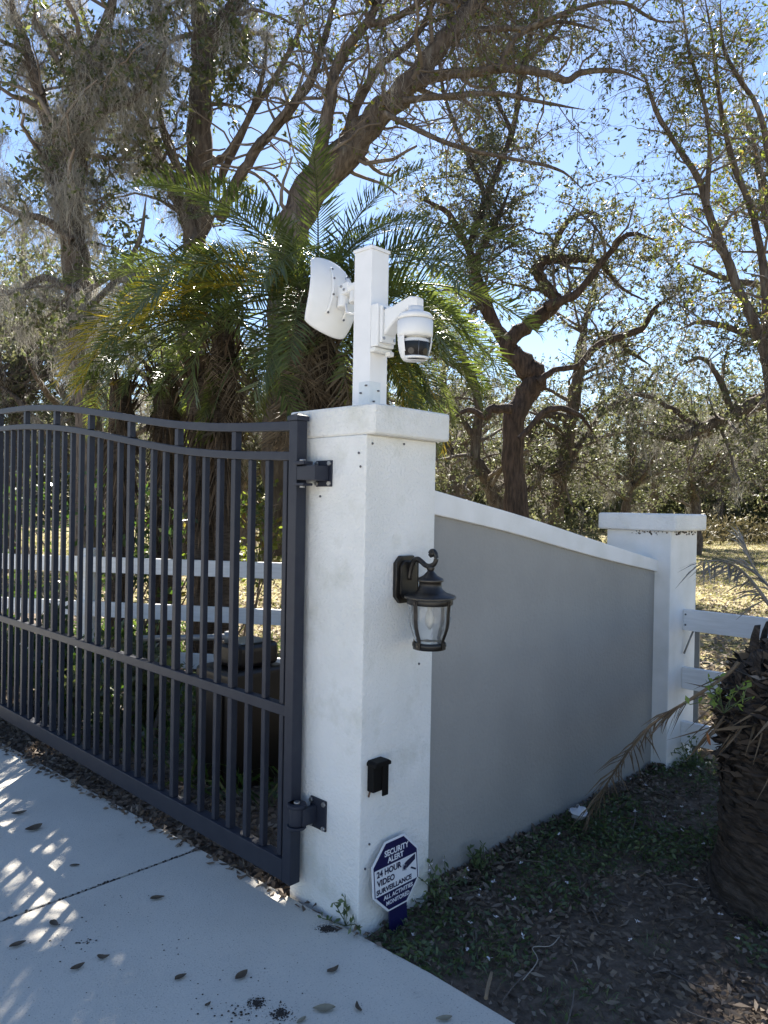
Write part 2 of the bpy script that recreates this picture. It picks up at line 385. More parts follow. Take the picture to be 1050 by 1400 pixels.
# ------------------------------------------------------------------ gate pillar
pil = empty('gate_pillar', L(0, 0, 0), RZ, 'tall white stucco gate pillar with a flat cap carrying the post', 'pillar')
PW = 0.395
m = MB(); m.box((0, 0, -0.15), (PW, PW, 1.808)); m.build('shaft', STUCCO, pil, bev=0.008, seg=3)
m = MB(); m.box((-0.002, -0.045, 1.808), (0.425, 0.44, 1.919)); m.build('cap', STUCCO, pil, bev=0.014, seg=3)
for x, y, z in [(0.03, -0.003, 1.775), (0.2, -0.003, 1.785), (-0.003, 0.035, 1.74), (-0.003, 0.025, 1.69), (0.31, -0.003, 0.93), (0.03, -0.003, 0.215), (0.05, -0.003, 0.30), (-0.003, 0.245, 1.58)]:
    m = MB(); m.lathe([(0.001, -0.004), (0.004, -0.002), (0.004, 0.003), (0.001, 0.005)], 7, (x, y, z)); m.build('nail_head', DARKSCREW, pil)

# post on the pillar
post = empty('mast_post', L(0.205, 0.195, 1.922), RZ, 'square white vinyl post bracketed on top of the gate pillar', 'post')
m = MB(); m.box((0, 0, 0.002), (0.1, 0.1, 0.655)); m.build('shaft', VINYL, post, bev=0.004)
m = MB(); m.box((-0.004, -0.004, 0.655), (0.104, 0.104, 0.668)); m.add([(-0.004,-0.004,0.668),(0.104,-0.004,0.668),(0.104,0.104,0.668),(-0.004,0.104,0.668),(0.05,0.05,0.682)], [(0,1,4),(1,2,4),(2,3,4),(3,0,4)]); m.build('post_cap', VINYL, post, bev=0.0015)
m = MB(); m.box((-0.003, 0.0, 0.003), (0.0, 0.06, 0.125)); m.box((-0.003, -0.003, 0.003), (0.06, 0.0, 0.125)); bk = m.build('bracket', ZINC, post, bev=0.001)
for x, y, z in [(-0.006, 0.045, 0.08), (-0.006, 0.015, 0.108), (0.045, -0.006, 0.09), (0.02, -0.006, 0.045)]:
    m = MB(); m.lathe([(0.005, -0.003), (0.005, 0.003)], 8, (x, y, z)); m.build('screw', DARKSCREW, bk)

# ------------------------------------------------------------------ panel dish antenna
dish = empty('dish_antenna', L(0.255, 0.315, 1.922 + 0.54), RZ, 'white ribbed dish antenna on an arm left of the post', 'antenna')
# own frame: axis of the dish along +y, its back towards the post; hidden gentle twist
m = MB(); m.tube([(0, -0.02, 0.0), (0, 0.085, 0.0)], 0.022, 10); m.box((-0.03, -0.02, -0.03), (0.03, -0.008, 0.03)); arm = m.build('arm', PLASTIC, dish, bev=0.002)
m = MB(); m.box((-0.024, 0.05, -0.024), (0.024, 0.115, 0.026)); m.tube([(0, 0.095, -0.075), (0, 0.095, -0.02)], 0.024, 12); m.tube([(0, 0.03, -0.07), (0, 0.03, -0.02)], 0.018, 12); br = m.build('bracket', PLASTIC, dish, bev=0.004)
for z in (0.012, -0.008):
    m = MB(); m.tube([(-0.028, 0.075 + z, z), (-0.023, 0.075 + z, z)], 0.006, 8); m.build('bolt', BOLT, br)
m = MB(); m.tube([(0, 0.075, -0.06), (-0.005, 0.06, -0.105), (0, 0.03, -0.12), (0, 0.0, -0.118)], 0.005, 8); m.build('cable', PLASTIC, dish)
def dish_pt(s, t, off=0.0):
    # rounded square, parabolic
    k = (1 - 0.16 * (s * s) * (t * t))
    x = s * 0.132 * k; z = t * 0.168 * k
    y = 0.112 + 2.6 * (x * x + z * z) + off
    return (x, y, z)
N = 40
v = []; f = []
for q in (0.0, 0.006):
    for a in range(N + 1):
        for b in range(N + 1):
            s, t = a / N * 2 - 1, b / N * 2 - 1
            rib = 0.003 * (1 if b % 2 else -1) if q == 0 and 2 < a < N - 2 else 0
            v.append(dish_pt(s, t, q + rib))
n1 = N + 1
for q in (0, n1 * n1):
    for a in range(N):
        for b in range(N):
            f.append((q + a*n1+b, q + (a+1)*n1+b, q + (a+1)*n1+b+1, q + a*n1+b+1))
rim = [a*n1 for a in range(N)] + [N*n1+b for b in range(N)] + [a*n1+N for a in range(N, 0, -1)] + [b for b in range(N, 0, -1)]
for k in range(len(rim)):
    a, b = rim[k], rim[(k+1) % len(rim)]; f.append((a, b, b + n1*n1, a + n1*n1))
m = MB(); m.add(v, f, True); refl = m.build('reflector', PLASTIC, dish)
m = MB()
for t0, t1 in ((-0.62, 0.62),):
    for s in (-0.34, 0.34):
        pts = [dish_pt(s, t, -0.004) for t in np.linspace(t0, t1, 9)]
        m.tube(pts, 0.007, 6)
sp = m.build('spine', PLASTIC, dish)
for s in (-0.34, 0.34):
    for t in (-0.6, -0.15, 0.3, 0.6):
        x, y, z = dish_pt(s, t, -0.012); m = MB(); m.tube([(x, y - 0.002, z), (x, y + 0.004, z)], 0.0045, 8); m.build('screw', DARKSCREW, sp)
m = MB(); m.tube([(0, 0.10, 0), (0, 0.27, 0)], 0.012, 10); m.box((-0.03, 0.265, -0.03), (0.03, 0.285, 0.03)); m.build('feed', PLASTIC, dish, bev=0.002)
dish.rotation_euler = (Matrix.Rotation(RZ, 4, 'Z') @ Matrix.Rotation(math.radians(-6), 4, 'X') @ Matrix.Rotation(math.radians(11), 4, 'Y')).to_euler()

# ------------------------------------------------------------------ security camera
sc = empty('security_camera', L(0.25, 0.193, 1.922 + 0.345), RZ, 'white two-lens security camera on a bracket right of the post', 'camera')
z0 = -0.09
m = MB(); m.box((-0.048, -0.042, -0.085), (0.048, 0.0, 0.085)); jb = m.build('junction_box', PLASTIC, sc, bev=0.006)
m = MB(); m.box((-0.05, -0.03, -0.105), (0.05, 0.0, -0.087)); m.box((0.012, -0.05, -0.118), (0.04, -0.022, -0.099)); m.build('bracket_foot', YPLASTIC, jb, bev=0.004)
m = MB(); m.box((-0.04, -0.058, -0.07), (0.04, -0.043, 0.075)); ap = m.build('mounting_plate', PLASTIC, sc, bev=0.003)
for x, z in ((-0.03, 0.062), (-0.03, -0.055), (0.03, 0.062), (0.03, -0.055)):
    m = MB(); m.tube([(x, -0.062, z), (x, -0.056, z)], 0.006, 8); m.build('screw', BOLT, ap)
m = MB()  # hollow arm: deep at the plate, slim at the neck
secs = [(-0.058, 0.034, -0.045, 0.062), (-0.10, 0.030, -0.005, 0.066), (-0.15, 0.028, 0.03, 0.080), (-0.19, 0.028, 0.045, 0.090), (-0.222, 0.022, 0.045, 0.082)]
v = []; f = []
for y, w, a, b in secs: v += [(-w, y, a), (w, y, a), (w, y, b), (-w, y, b)]
for k in range(len(secs) - 1):
    for q in range(4): f.append((k*4+q, k*4+(q+1) % 4, k*4+4+(q+1) % 4, k*4+4+q))
f += [(3, 2, 1, 0), tuple(len(v) - 4 + q for q in range(4))]
m.add(v, f); m.build('arm', PLASTIC, sc, bev=0.010, seg=3)
cy = -0.197
m = MB(); m.lathe([(0.03, 0.05), (0.031, 0.035), (0.036, 0.03), (0.06, 0.022), (0.067, 0.012), (0.068, -0.002)], 32, (0, cy, 0)); m.build('top_cover', PLASTIC, sc)
hs = empty('housing', (0, cy, 0), math.radians(-34)); hs.parent = sc
m = MB(); m.lathe([(0.066, -0.003), (0.066, -0.006), (0.069, -0.007), (0.069, -0.055), (0.067, -0.07)], 32); m.build('collar', PLASTIC, hs)
# side cheeks and chin leave an open front for the black window (front = -y)
v = []; f = []; na = 33; prof = [(0.067, -0.066), (0.066, -0.09), (0.061, -0.12), (0.054, -0.142), (0.044, -0.156)]
for r, z in prof:
    for k in range(na):
        a = math.radians(-90 + 52 + (360 - 104) * k / (na - 1)); v.append((r * math.cos(a), r * math.sin(a), z))
for k in range(len(prof) - 1):
    for q in range(na - 1): f.append((k*na+q, k*na+q+1, (k+1)*na+q+1, (k+1)*na+q))
f.append(tuple((len(prof)-1)*na + q for q in range(na)))
m = MB(); m.add(v, f, True)
m.tube([(0.055*math.cos(a), 0.055*math.sin(a), -0.15) for a in np.radians(np.linspace(-145, -35, 12))], 0.0055, 8)
m.build('cheek', PLASTIC, hs)
v = []; f = []; na = 25
prof = [(0.030, -0.063), (0.056, -0.078), (0.060, -0.088)]
def arc(prof, lo, hi, na):
    v = []; f = []
    for r, z in prof:
        for k in range(na):
            a = math.radians(lo + (hi - lo) * k / (na - 1)); v.append((r * math.cos(a), r * math.sin(a), z))
    for k in range(len(prof) - 1):
        for q in range(na - 1): f.append((k*na+q, k*na+q+1, (k+1)*na+q+1, (k+1)*na+q))
    return v, f
m = MB(); m.add(*arc([(0.02, -0.063), (0.057, -0.080), (0.061, -0.091)], -150, -30, 25), True); m.build('brow', PLASTIC, hs)
m = MB(); m.add(*arc([(0.0605, -0.089), (0.060, -0.12), (0.054, -0.15)], -146, -34, 25), True); wn = m.build('window', GLOSSBLACK, hs)
for a in (-118, -62):
    c, s_ = math.cos(math.radians(a)), math.sin(math.radians(a))
    m = MB(); m.tube([(0.056*c, 0.056*s_, -0.128), (0.0595*c, 0.0595*s_, -0.129)], 0.012, 16); m.build('lens', LENS, hs)
m = MB(); m.tube([(0.0, -0.0605, -0.09), (0.0, -0.060, -0.12), (0.0, -0.0545, -0.148)], 0.0018, 6); m.build('mullion', DARKSCREW, hs)

# ------------------------------------------------------------------ wall lantern
lan = empty('wall_lantern', L(0.215, 0.0, 1.27), RZ, 'dark bronze wall lantern with clear glass on the white pillar', 'lantern')
hw, hh, ch = 0.062, 0.09, 0.026
octo = [(-hw+ch, -hh), (hw-ch, -hh), (hw, -hh+ch), (hw, hh-ch), (hw-ch, hh), (-hw+ch, hh), (-hw, hh-ch), (-hw, -hh+ch)]
m = MB(); m.prism(octo, -0.018, -0.001, 'y'); bp_ = m.build('backplate', BRONZE, lan, bev=0.003)
m = MB(); m.prism([(x*0.74, z*0.8) for x, z in octo], -0.030, -0.0185, 'y'); m.build('raised_panel', BRONZE, bp_, bev=0.004)
m = MB()
for s in (-1, 1): m.tube([(s*hw, -0.018, -hh+ch), (s*hw, -0.018, hh-ch)], 0.0025, 6)
m.build('rubbed_edge', BRONZE_EDGE, bp_)
ay = -0.134
m = MB()
pts = [(0, -0.028, 0.0), (0, -0.034, 0.035), (0, -0.048, 0.068), (0, -0.068, 0.080), (0, -0.09, 0.071), (0, -0.108, 0.060), (0, -0.128, 0.058), (0, -0.150, 0.066), (0, -0.160, 0.085), (0, -0.157, 0.105), (0, -0.146, 0.115), (0, -0.134, 0.112), (0, -0.131, 0.102), (0, -0.138, 0.098)]
def smooth_curve(pts, n):
    p = np.asarray(pts, float); p = np.vstack([2*p[0]-p[1], p, 2*p[-1]-p[-2]])
    out = []
    K = len(p) - 3
    for u in np.linspace(0, K - 1e-6, n):
        k = int(u); t = u - k; a, b, c, d = p[k:k+4]
        out.append(0.5 * (2*b + (c-a)*t + (2*a-5*b+4*c-d)*t*t + (3*b-a-3*c+d)*t**3))
    return np.array(out)
sm = smooth_curve(pts, 48)
m.tube(sm, np.interp(np.linspace(0, 1, 48), [0, 0.2, 0.55, 0.8, 0.95, 1], [0.011, 0.0105, 0.009, 0.0085, 0.008, 0.010]), 10)
m.lathe([(0.004, -0.012), (0.013, 0.0), (0.010, 0.012)], 12, (0, -0.141, 0.104))
m.lathe([(0.008, 0.0), (0.011, 0.006), (0.016, 0.016), (0.013, 0.026), (0.006, 0.03)], 16, (0, ay, 0.034))
m.build('scroll_arm', BRONZE, lan)
lan_body = empty('lamp_body', (0, ay, 0)); lan_body.parent = lan; lan_body.scale = (1.2, 1.2, 1.07)
m = MB(); m.lathe([(0.006, 0.044), (0.012, 0.034), (0.022, 0.022), (0.039, 0.012), (0.041, 0.008), (0.041, 0.002), (0.035, 0.0), (0.0345, -0.012), (0.039, -0.026), (0.052, -0.038), (0.076, -0.046), (0.080, -0.050), (0.080, -0.056), (0.066, -0.058)], 40, (0, 0, 0.0)); roof = m.build('roof', BRONZE, lan_body)
m = MB()
for r, z in ((0.0408, 0.005), (0.0800, -0.053)): m.lathe([(r, -0.003), (r + 0.0012, -0.0015), (r + 0.0012, 0.0015), (r, 0.003)], 40, (0, 0, z), cap=False)
m.build('rubbed_edge', BRONZE_EDGE, roof)
gp = [(0.064, -0.066), (0.0655, -0.10), (0.0655, -0.125), (0.062, -0.155), (0.054, -0.18), (0.0475, -0.198), (0.046, -0.212)]
m = MB(); m.lathe([(0.0705, -0.058), (0.0715, -0.062), (0.0715, -0.076), (0.069, -0.078), (0.066, -0.076)], 40, (0, 0, 0), cap=False); m.build('top_band', BRONZE, lan_body)
m = MB(); m.lathe([(0.049, -0.208), (0.053, -0.212), (0.0535, -0.222), (0.051, -0.226), (0.051, -0.232), (0.0, -0.232)], 40, (0, 0, 0), cap=False); m.lathe([(0.049, -0.208), (0.04, -0.213), (0.0, -0.214)], 40, (0, 0, 0), cap=False); m.build('bottom_ring', BRONZE, lan_body)
m = MB(); m.lathe(gp + [(r - 0.003, z) for r, z in gp[::-1]], 48, (0, 0, 0), cap=False); m.build('glass', GLASS, lan_body)
for a in (math.radians(-44), math.radians(46), math.radians(136), math.radians(226)):
    a -= math.radians(46 - 3)
    c, s_ = math.cos(a), math.sin(a); tx, ty = -s_, c
    v = []; f = []
    pr = [(0.073, -0.060)] + [(r + 0.003, z) for r, z in gp[1:]] + [(0.0545, -0.205), (0.0555, -0.228)]
    for r, z in pr:
        for w, q in ((-0.007, 0), (0.007, 0), (0.007, 0.003), (-0.007, 0.003)):
            v.append(((r+q)*c + tx*w, (r+q)*s_ + ty*w, z))
    for k in range(len(pr) - 1):
        for q in range(4): f.append((k*4+q, k*4+(q+1) % 4, k*4+4+(q+1) % 4, k*4+4+q))
    f += [(3, 2, 1, 0), tuple(len(v) - 4 + q for q in range(4))]
    m = MB(); m.add(v, f); st = m.build('strap', BRONZE, lan_body, bev=0.0008, seg=1)
    for z, r in ((-0.068, 0.0765), (-0.217, 0.059)):
        m = MB(); m.tube([(r*c, r*s_, z), ((r+0.002)*c, (r+0.002)*s_, z)], 0.0035, 8); m.build('rivet', BRONZE_EDGE, st)
m = MB(); m.lathe([(0.010, -0.06), (0.010, -0.09), (0.006, -0.095), (0.010, -0.105), (0.015, -0.13), (0.012, -0.15), (0.003, -0.165)], 16, (0, 0, 0)); m.build('bulb', mat('bulb_glass', (0.55, 0.55, 0.52), 0.15, 0.6), lan_body)

# ------------------------------------------------------------------ black sensor box
bx = empty('sensor_box', L(0.070, 0.0, 0.545), RZ, 'small black hooded sensor box low on the white pillar', 'sensor')
bx.scale = (0.9, 0.9, 0.9)
m = MB(); m.box((-0.04, -0.038, -0.05), (0.04, -0.001, 0.062)); m.build('housing', BLACKP, bx, bev=0.005)
m = MB(); m.prism([(-0.045, 0.068), (-0.045, 0.055), (0.047, 0.055), (0.047, 0.068), (0.035, 0.076), (-0.035, 0.076)], -0.055, -0.0005, 'y'); m.build('hood', BLACKP, bx, bev=0.003)
m = MB(); m.box((0.008, -0.046, -0.072), (0.041, -0.0385, 0.055)); m.build('cover', BLACKP, bx, bev=0.003)
m = MB(); m.tube([(-0.03, -0.01, -0.05), (-0.032, -0.004, -0.075)], 0.004, 6); m.build('cable_stub', mat('rusty_stub', (0.12, 0.07, 0.04), 0.8), bx)

# ------------------------------------------------------------------ security sign on a stake
sg_p = L(0.17, -0.055, 0.0)
sgn = empty('yard_sign', sg_p, RZ, 'blue and white octagonal security sign on a blue stake before the pillar', 'sign')
R = 0.112; cz = 0.215
hx, hz = R, R * 1.16
cut = 0.42
def octp(k, dx=0.0): 
    a, b = (hx - dx), (hz - dx)
    ca, cb = hx * 0.58 - dx * 0.41, hz * 0.56 - dx * 0.41
    return [(-a + ca, -b), (a - ca, -b), (a, -b + cb), (a, b - cb), (a - ca, b), (-a + ca, b), (-a, b - cb), (-a, -b + cb)]
def up(pl): return [(x, z + cz) for x, z in pl]
m = MB(); m.prism(up(octp(0)), -0.004, 0.0, 'y'); m.build('board', SIGNWHITE, sgn, bev=0.001, seg=1)
def plate(name, poly, y, mt, parent):
    m = MB(); m.prism(poly, y - 0.0006, y, 'y'); return m.build(name, mt, parent)
o = octp(0, 0.007); bt, bb = 0.040, -0.058
top_poly = [(x, z) for x, z in [(-hx+0.007, max(bt, o[6][1])) if o[6][1] > bt else (-hx+0.007, bt), (hx-0.007, bt), (o[3][0], max(bt, o[3][1])), o[4], o[5], (o[6][0], max(bt, o[6][1]))]]
def clip_poly(poly, z, keep_above):
    out = []
    for k in range(len(poly)):
        a, b = poly[k], poly[(k+1) % len(poly)]
        ia, ib = (a[1] >= z) == keep_above, (b[1] >= z) == keep_above
        if ia: out.append(a)
        if ia != ib:
            t = (z - a[1]) / (b[1] - a[1]); out.append((a[0] + t * (b[0] - a[0]), z))
    return out
plate('blue_field', up(clip_poly(o, bt, True)), -0.0042, BLUE, sgn)
plate('blue_field', up(clip_poly(o, bb, False)), -0.0042, BLUE, sgn)
for s in (-1, 1): plate('border_line', up([(s*(hx-0.007), bb), (s*(hx-0.0105), bb), (s*(hx-0.0105), bt), (s*(hx-0.007), bt)]), -0.0042, BLUE, sgn)
def lettering(text, x, z, size, mt, width=None, bold=0.0, parent=sgn, y=-0.0052):
    cu = bpy.data.curves.new('lettering', 'FONT'); cu.body = text; cu.align_x = 'CENTER'; cu.align_y = 'CENTER'; cu.size = size; cu.offset = bold; cu.resolution_u = 3
    ob = bpy.data.objects.new('tmp', cu); COL.objects.link(ob)
    bpy.context.view_layer.update()
    me = bpy.data.meshes.new_from_object(ob.evaluated_get(bpy.context.evaluated_depsgraph_get()))
    bpy.data.objects.remove(ob); me.name = 'lettering'
    n = len(me.vertices); co = np.empty(n * 3); me.vertices.foreach_get('co', co); co = co.reshape(-1, 3)
    w = np.ptp(co[:, 0]); sx = (width / w) if width else 1.0
    out = np.stack([co[:, 0] * sx + x, np.full(n, y), co[:, 1] + z], -1)
    me.vertices.foreach_set('co', out.ravel().astype(np.float32)); me.materials.clear(); me.materials.append(mt); me.update()
    return link('lettering', me, parent)
lettering('SECURITY', 0.006, cz + 0.085, 0.030, SIGNWHITE, 0.118, 0.0009)
lettering('ALERT', 0.0, cz + 0.058, 0.028, SIGNWHITE, 0.078, 0.0009)
lettering('24 HOUR', -0.034, cz + 0.021, 0.031, SIGNDARK, 0.118, 0.0012)
lettering('VIDEO', -0.050, cz - 0.012, 0.031, SIGNDARK, 0.084, 0.0012)
lettering('SURVEILLANCE', -0.012, cz - 0.043, 0.025, SIGNDARK, 0.170, 0.0010)
lettering('ALL ACTIVITIES', 0.006, cz - 0.074, 0.021, SIGNWHITE, 0.142, 0.0006)
lettering('MONITORED', 0.002, cz - 0.098, 0.021, SIGNWHITE, 0.112, 0.0006)
def flat(name, poly, mt, y=-0.0052): 
    m = MB(); m.add([(x, y, z + cz) for x, z in poly], [tuple(range(len(poly)))]); return m.build(name, mt, sgn)
flat('camera_symbol', [(0.050, -0.004), (0.094, 0.016), (0.096, 0.037), (0.052, 0.024), (0.040, 0.018)], SIGNDARK)
flat('camera_symbol', [(0.028, -0.006), (0.049, -0.010), (0.051, 0.012), (0.032, 0.017)], mat('symbol_grey', (0.35, 0.36, 0.40), 0.5))
flat('camera_symbol', [(0.068, -0.010), (0.074, -0.006), (0.098, -0.021), (0.094, -0.026)], SIGNDARK)
flat('camera_symbol', [(0.040 + 0.007*math.cos(a), 0.003 + 0.008*math.sin(a)) for a in np.linspace(0, 2*PI, 12)[:-1]], SIGNDARK, -0.0056)
m = MB(); m.add([(-0.036, 0.001, 0.115), (0.050, 0.001, 0.115), (0.046, 0.001, -0.06), (-0.034, 0.001, -0.06), (-0.036, 0.009, 0.115), (0.050, 0.009, 0.115), (0.046, 0.009, -0.06), (-0.034, 0.009, -0.06)], [(0,1,2,3),(7,6,5,4),(0,4,5,1),(1,5,6,2),(2,6,7,3),(3,7,4,0)]); m.build('stake', BLUE, sgn, bev=0.001)
sgn.rotation_euler = (math.radians(-5), math.radians(0), RZ); sgn.scale = (1.13, 1.0, 0.97); sgn.location = tuple(L(0.158, -0.055, -0.035))

# ------------------------------------------------------------------ wing wall and end pillar
ww = empty('wing_wall', L(0, 0, 0), RZ, 'grey stucco wing wall under a sloping white coping', 'wall')
bs = np.array([0.3955, 0.446, 0.778, 1.128, 1.537, 2.019, 2.577, 2.62]); zt = np.array([1.622, 1.611, 1.561, 1.505, 1.428, 1.340, 1.242, 1.236]); zb = np.array([1.522, 1.511, 1.471, 1.411, 1.335, 1.255, 1.172, 1.166])
x = np.linspace(0.3955, 2.60, 26); tz = np.interp(x, bs, zt); bz = np.interp(x, bs, zb)
tz = np.convolve(np.pad(tz, 3, mode='reflect', reflect_type='odd'), np.ones(7) / 7, 'valid'); bz = np.convolve(np.pad(bz, 3, mode='reflect', reflect_type='odd'), np.ones(7) / 7, 'valid')
m = MB(); m.prism([(q, w) for q, w in zip(x, bz + 0.02)] + [(2.60, -0.2), (0.3955, -0.2)], 0.052, 0.20, 'y'); m.build('panel', GREYWALL, ww)
m = MB(); m.prism([(q, w) for q, w in zip(x, tz)] + [(q, w) for q, w in zip(x[::-1], bz[::-1])], 0.034, 0.225, 'y'); m.build('coping', COPING, ww, bev=0.006)
ep = empty('end_pillar', L(2.556, -0.047, 0), RZ, 'shorter white stucco pillar ending the grey wall', 'pillar')
m = MB(); m.box((0, 0, -0.2), (0.40, 0.42, 1.425)); m.build('shaft', COPING, ep, bev=0.008)
m = MB(); m.box((-0.04, -0.045, 1.425), (0.44, 0.465, 1.53)); m.build('cap', STUCCO, ep, bev=0.018, seg=3)
m = MB()
for k in range(60):
    if random.random() < 0.5: p = (random.uniform(0.02, 0.38), -0.004, 1.42 - random.random() ** 2 * 0.02)
    else: p = (-0.004, random.uniform(0.02, 0.25), 1.42 - random.random() ** 2 * 0.02)
    r = random.uniform(0.002, 0.006); m.lathe([(0.001, -r), (r, 0), (0.001, r)], 5, p)
tag(m.build('nest_crumbs', SOIL, ep), kind='stuff')

# ------------------------------------------------------------------ white rail fences
def rail_fence(loc, rz, label, rails, posts, extra=None, group=None):
    e = empty('rail_fence', loc, rz, label, 'fence', group)
    for x0, x1, z0, z1, y in rails:
        m = MB(); n = 2
        m.box((x0, y, z0), (x1, y + 0.038, z1)); m.build('rail', RAILWHITE, e, bev=0.003)
    for x, z1, w in posts:
        m = MB(); m.box((x - w/2, 0.04, -0.2), (x + w/2, 0.04 + w, z1)); p = m.build('post', RAILWHITE, e, bev=0.004)
        m = MB(); m.box((x - w/2 - 0.008, 0.032, z1), (x + w/2 + 0.008, 0.048 + w, z1 + 0.02)); m.build('post_cap', RAILWHITE, p, bev=0.003)
    return e
fr = rail_fence(L(2.755, -0.048, 0), RZ - PI/2, 'white three-rail fence starting at the short end pillar', [(0, 2.6, 0.805, 0.935, 0), (0, 2.6, 0.44, 0.575, 0), (0, 2.6, 0.10, 0.235, 0)], [(2.4, 1.05, 0.12)])
m = MB(); m.box((0.055, 0.05, -0.2), (0.085, 0.062, 0.80)); m.build('stake', HAIRLINE, fr)
m = MB(); m.tube([(0.012, -0.004, 0.66), (0.05, 0.036, 0.80)], 0.006, 6); m.build('brace_wire', HAIRLINE, fr)
for z in (0.84, 0.905):
    m = MB(); m.tube([(0.016, -0.003, z), (0.016, 0.002, z)], 0.006, 8); m.build('screw', DARKSCREW, fr)
a0, a1 = P(-60, 800, 7.0), P(520, 800, 6.25)
dv = a1 - a0; fz = math.atan2(dv[1], dv[0]); fl = float(np.hypot(dv[0], dv[1]))
px_post = np.linalg.norm((P(116, 800, 6.77) - a0)[:2])
rail_fence((a0[0], a0[1], 0), fz, 'white three-rail paddock fence seen through the gate pickets', [(-1.2, fl, 0.90, 1.04, 0), (-1.2, fl, 0.50, 0.635, 0), (-1.2, fl, 0.08, 0.215, 0)], [(px_post, 1.09, 0.13), (px_post + 2.6, 1.09, 0.13)])

# ------------------------------------------------------------------ gate
gt = empty('metal_gate', L(-0.074, 0.302, 0), RZ, 'dark slate metal gate of square pickets with an arched double top rail', 'gate')
# own frame: y runs along the gate away from the hinge, x across it (0 = front)
SC = 0.983
def zc(z): return 1.55 + (z - 1.55) * SC
_A = np.array([0.34, 0.398, 0.7, 0.996, 1.274, 1.743, 2.229, 2.588, 3.0, 3.45, 3.9]); _T = np.array([1.875, 1.876, 1.888, 1.906, 1.934, 2.002, 2.075, 2.120, 2.155, 2.172, 2.172])
def off(a): return (a - 0.341) * SC
ya = (_A - 0.341) * SC; ztop = zc(_T)
def top_z(y): return np.interp(y, fine_y, fine_z)
fine_y = np.linspace(0, 3.62, 60); fine_z = np.interp(fine_y, ya, ztop)
fine_z = np.convolve(np.pad(fine_z, 5, mode='reflect', reflect_type='odd'), np.ones(11) / 11, 'valid')
DROP = 0.118
def sweep(dz0, dz1, x0, x1, y0=0.05, y1=3.60):
    ys = fine_y[(fine_y >= y0) & (fine_y <= y1)]; ys = np.concatenate([[y0], ys, [y1]])
    v = []; f = []
    for y in ys:
        z = float(top_z(y)); v += [(x0, y, z + dz0), (x1, y, z + dz0), (x1, y, z + dz1), (x0, y, z + dz1)]
    for k in range(len(ys) - 1):
        for q in range(4): f.append((k*4+q, k*4+(q+1) % 4, k*4+4+(q+1) % 4, k*4+4+q))
    f += [(3, 2, 1, 0), tuple(len(v) - 4 + q for q in range(4))]
    m = MB(); m.add(v, f); return m
sweep(-0.036, 0.0, 0.006, 0.044).build('top_rail', GATE, gt, bev=0.003)
sweep(-DROP - 0.034, -DROP, 0.006, 0.044).build('lower_top_rail', GATE, gt, bev=0.003)
m = MB(); m.box((0.006, 0.05, zc(0.705)), (0.044, 3.60, zc(0.748))); m.build('middle_rail', GATE, gt, bev=0.003)
m = MB(); m.box((0.0, 0.05, 0.078), (0.05, 3.60, zc(0.138))); m.build('bottom_rail', GATE, gt, bev=0.003)
m = MB(); m.box((0, 0, 0.075), (0.05, 0.05, 1.872)); stl = m.build('hinge_stile', GATE, gt, bev=0.003)
m = MB(); m.box((-0.006, -0.006, 1.872), (0.056, 0.056, 1.890)); m.add([(-0.006,-0.006,1.890),(0.056,-0.006,1.890),(0.056,0.056,1.890),(-0.006,0.056,1.890),(0.025,0.025,1.905)], [(0,1,4),(1,2,4),(2,3,4),(3,0,4)]); m.build('stile_cap', GATE, stl, bev=0.002)
m = MB(); m.box((0, 3.60, 0.075), (0.05, 3.65, 2.12)); m.build('latch_stile', GATE, gt, bev=0.003)
aa0 = off(0.430)
k = 0; y = aa0
while y < 3.56:
    tall = (k % 4 == 3)
    zt_ = float(top_z(y)) - (0.037 if tall else DROP + 0.035)
    w = 0.0125 if not tall else 0.0155
    m = MB()
    zlo, zm0, zm1 = zc(0.138) + 0.0005, zc(0.705) - 0.0005, zc(0.748) + 0.0005
    xc = 0.025
    m.box((xc - w, y - w, zlo), (xc + w, y + w, zm0)); m.box((xc - w, y - w, zm1), (xc + w, y + w, float(top_z(y)) - DROP - 0.0355))
    if tall: m.box((xc - w, y - w, float(top_z(y)) - DROP + 0.001), (xc + w, y + w, zt_))
    m.build('picket', GATE, gt, bev=0.0018, seg=1)
    y += 0.118 * SC; k += 1
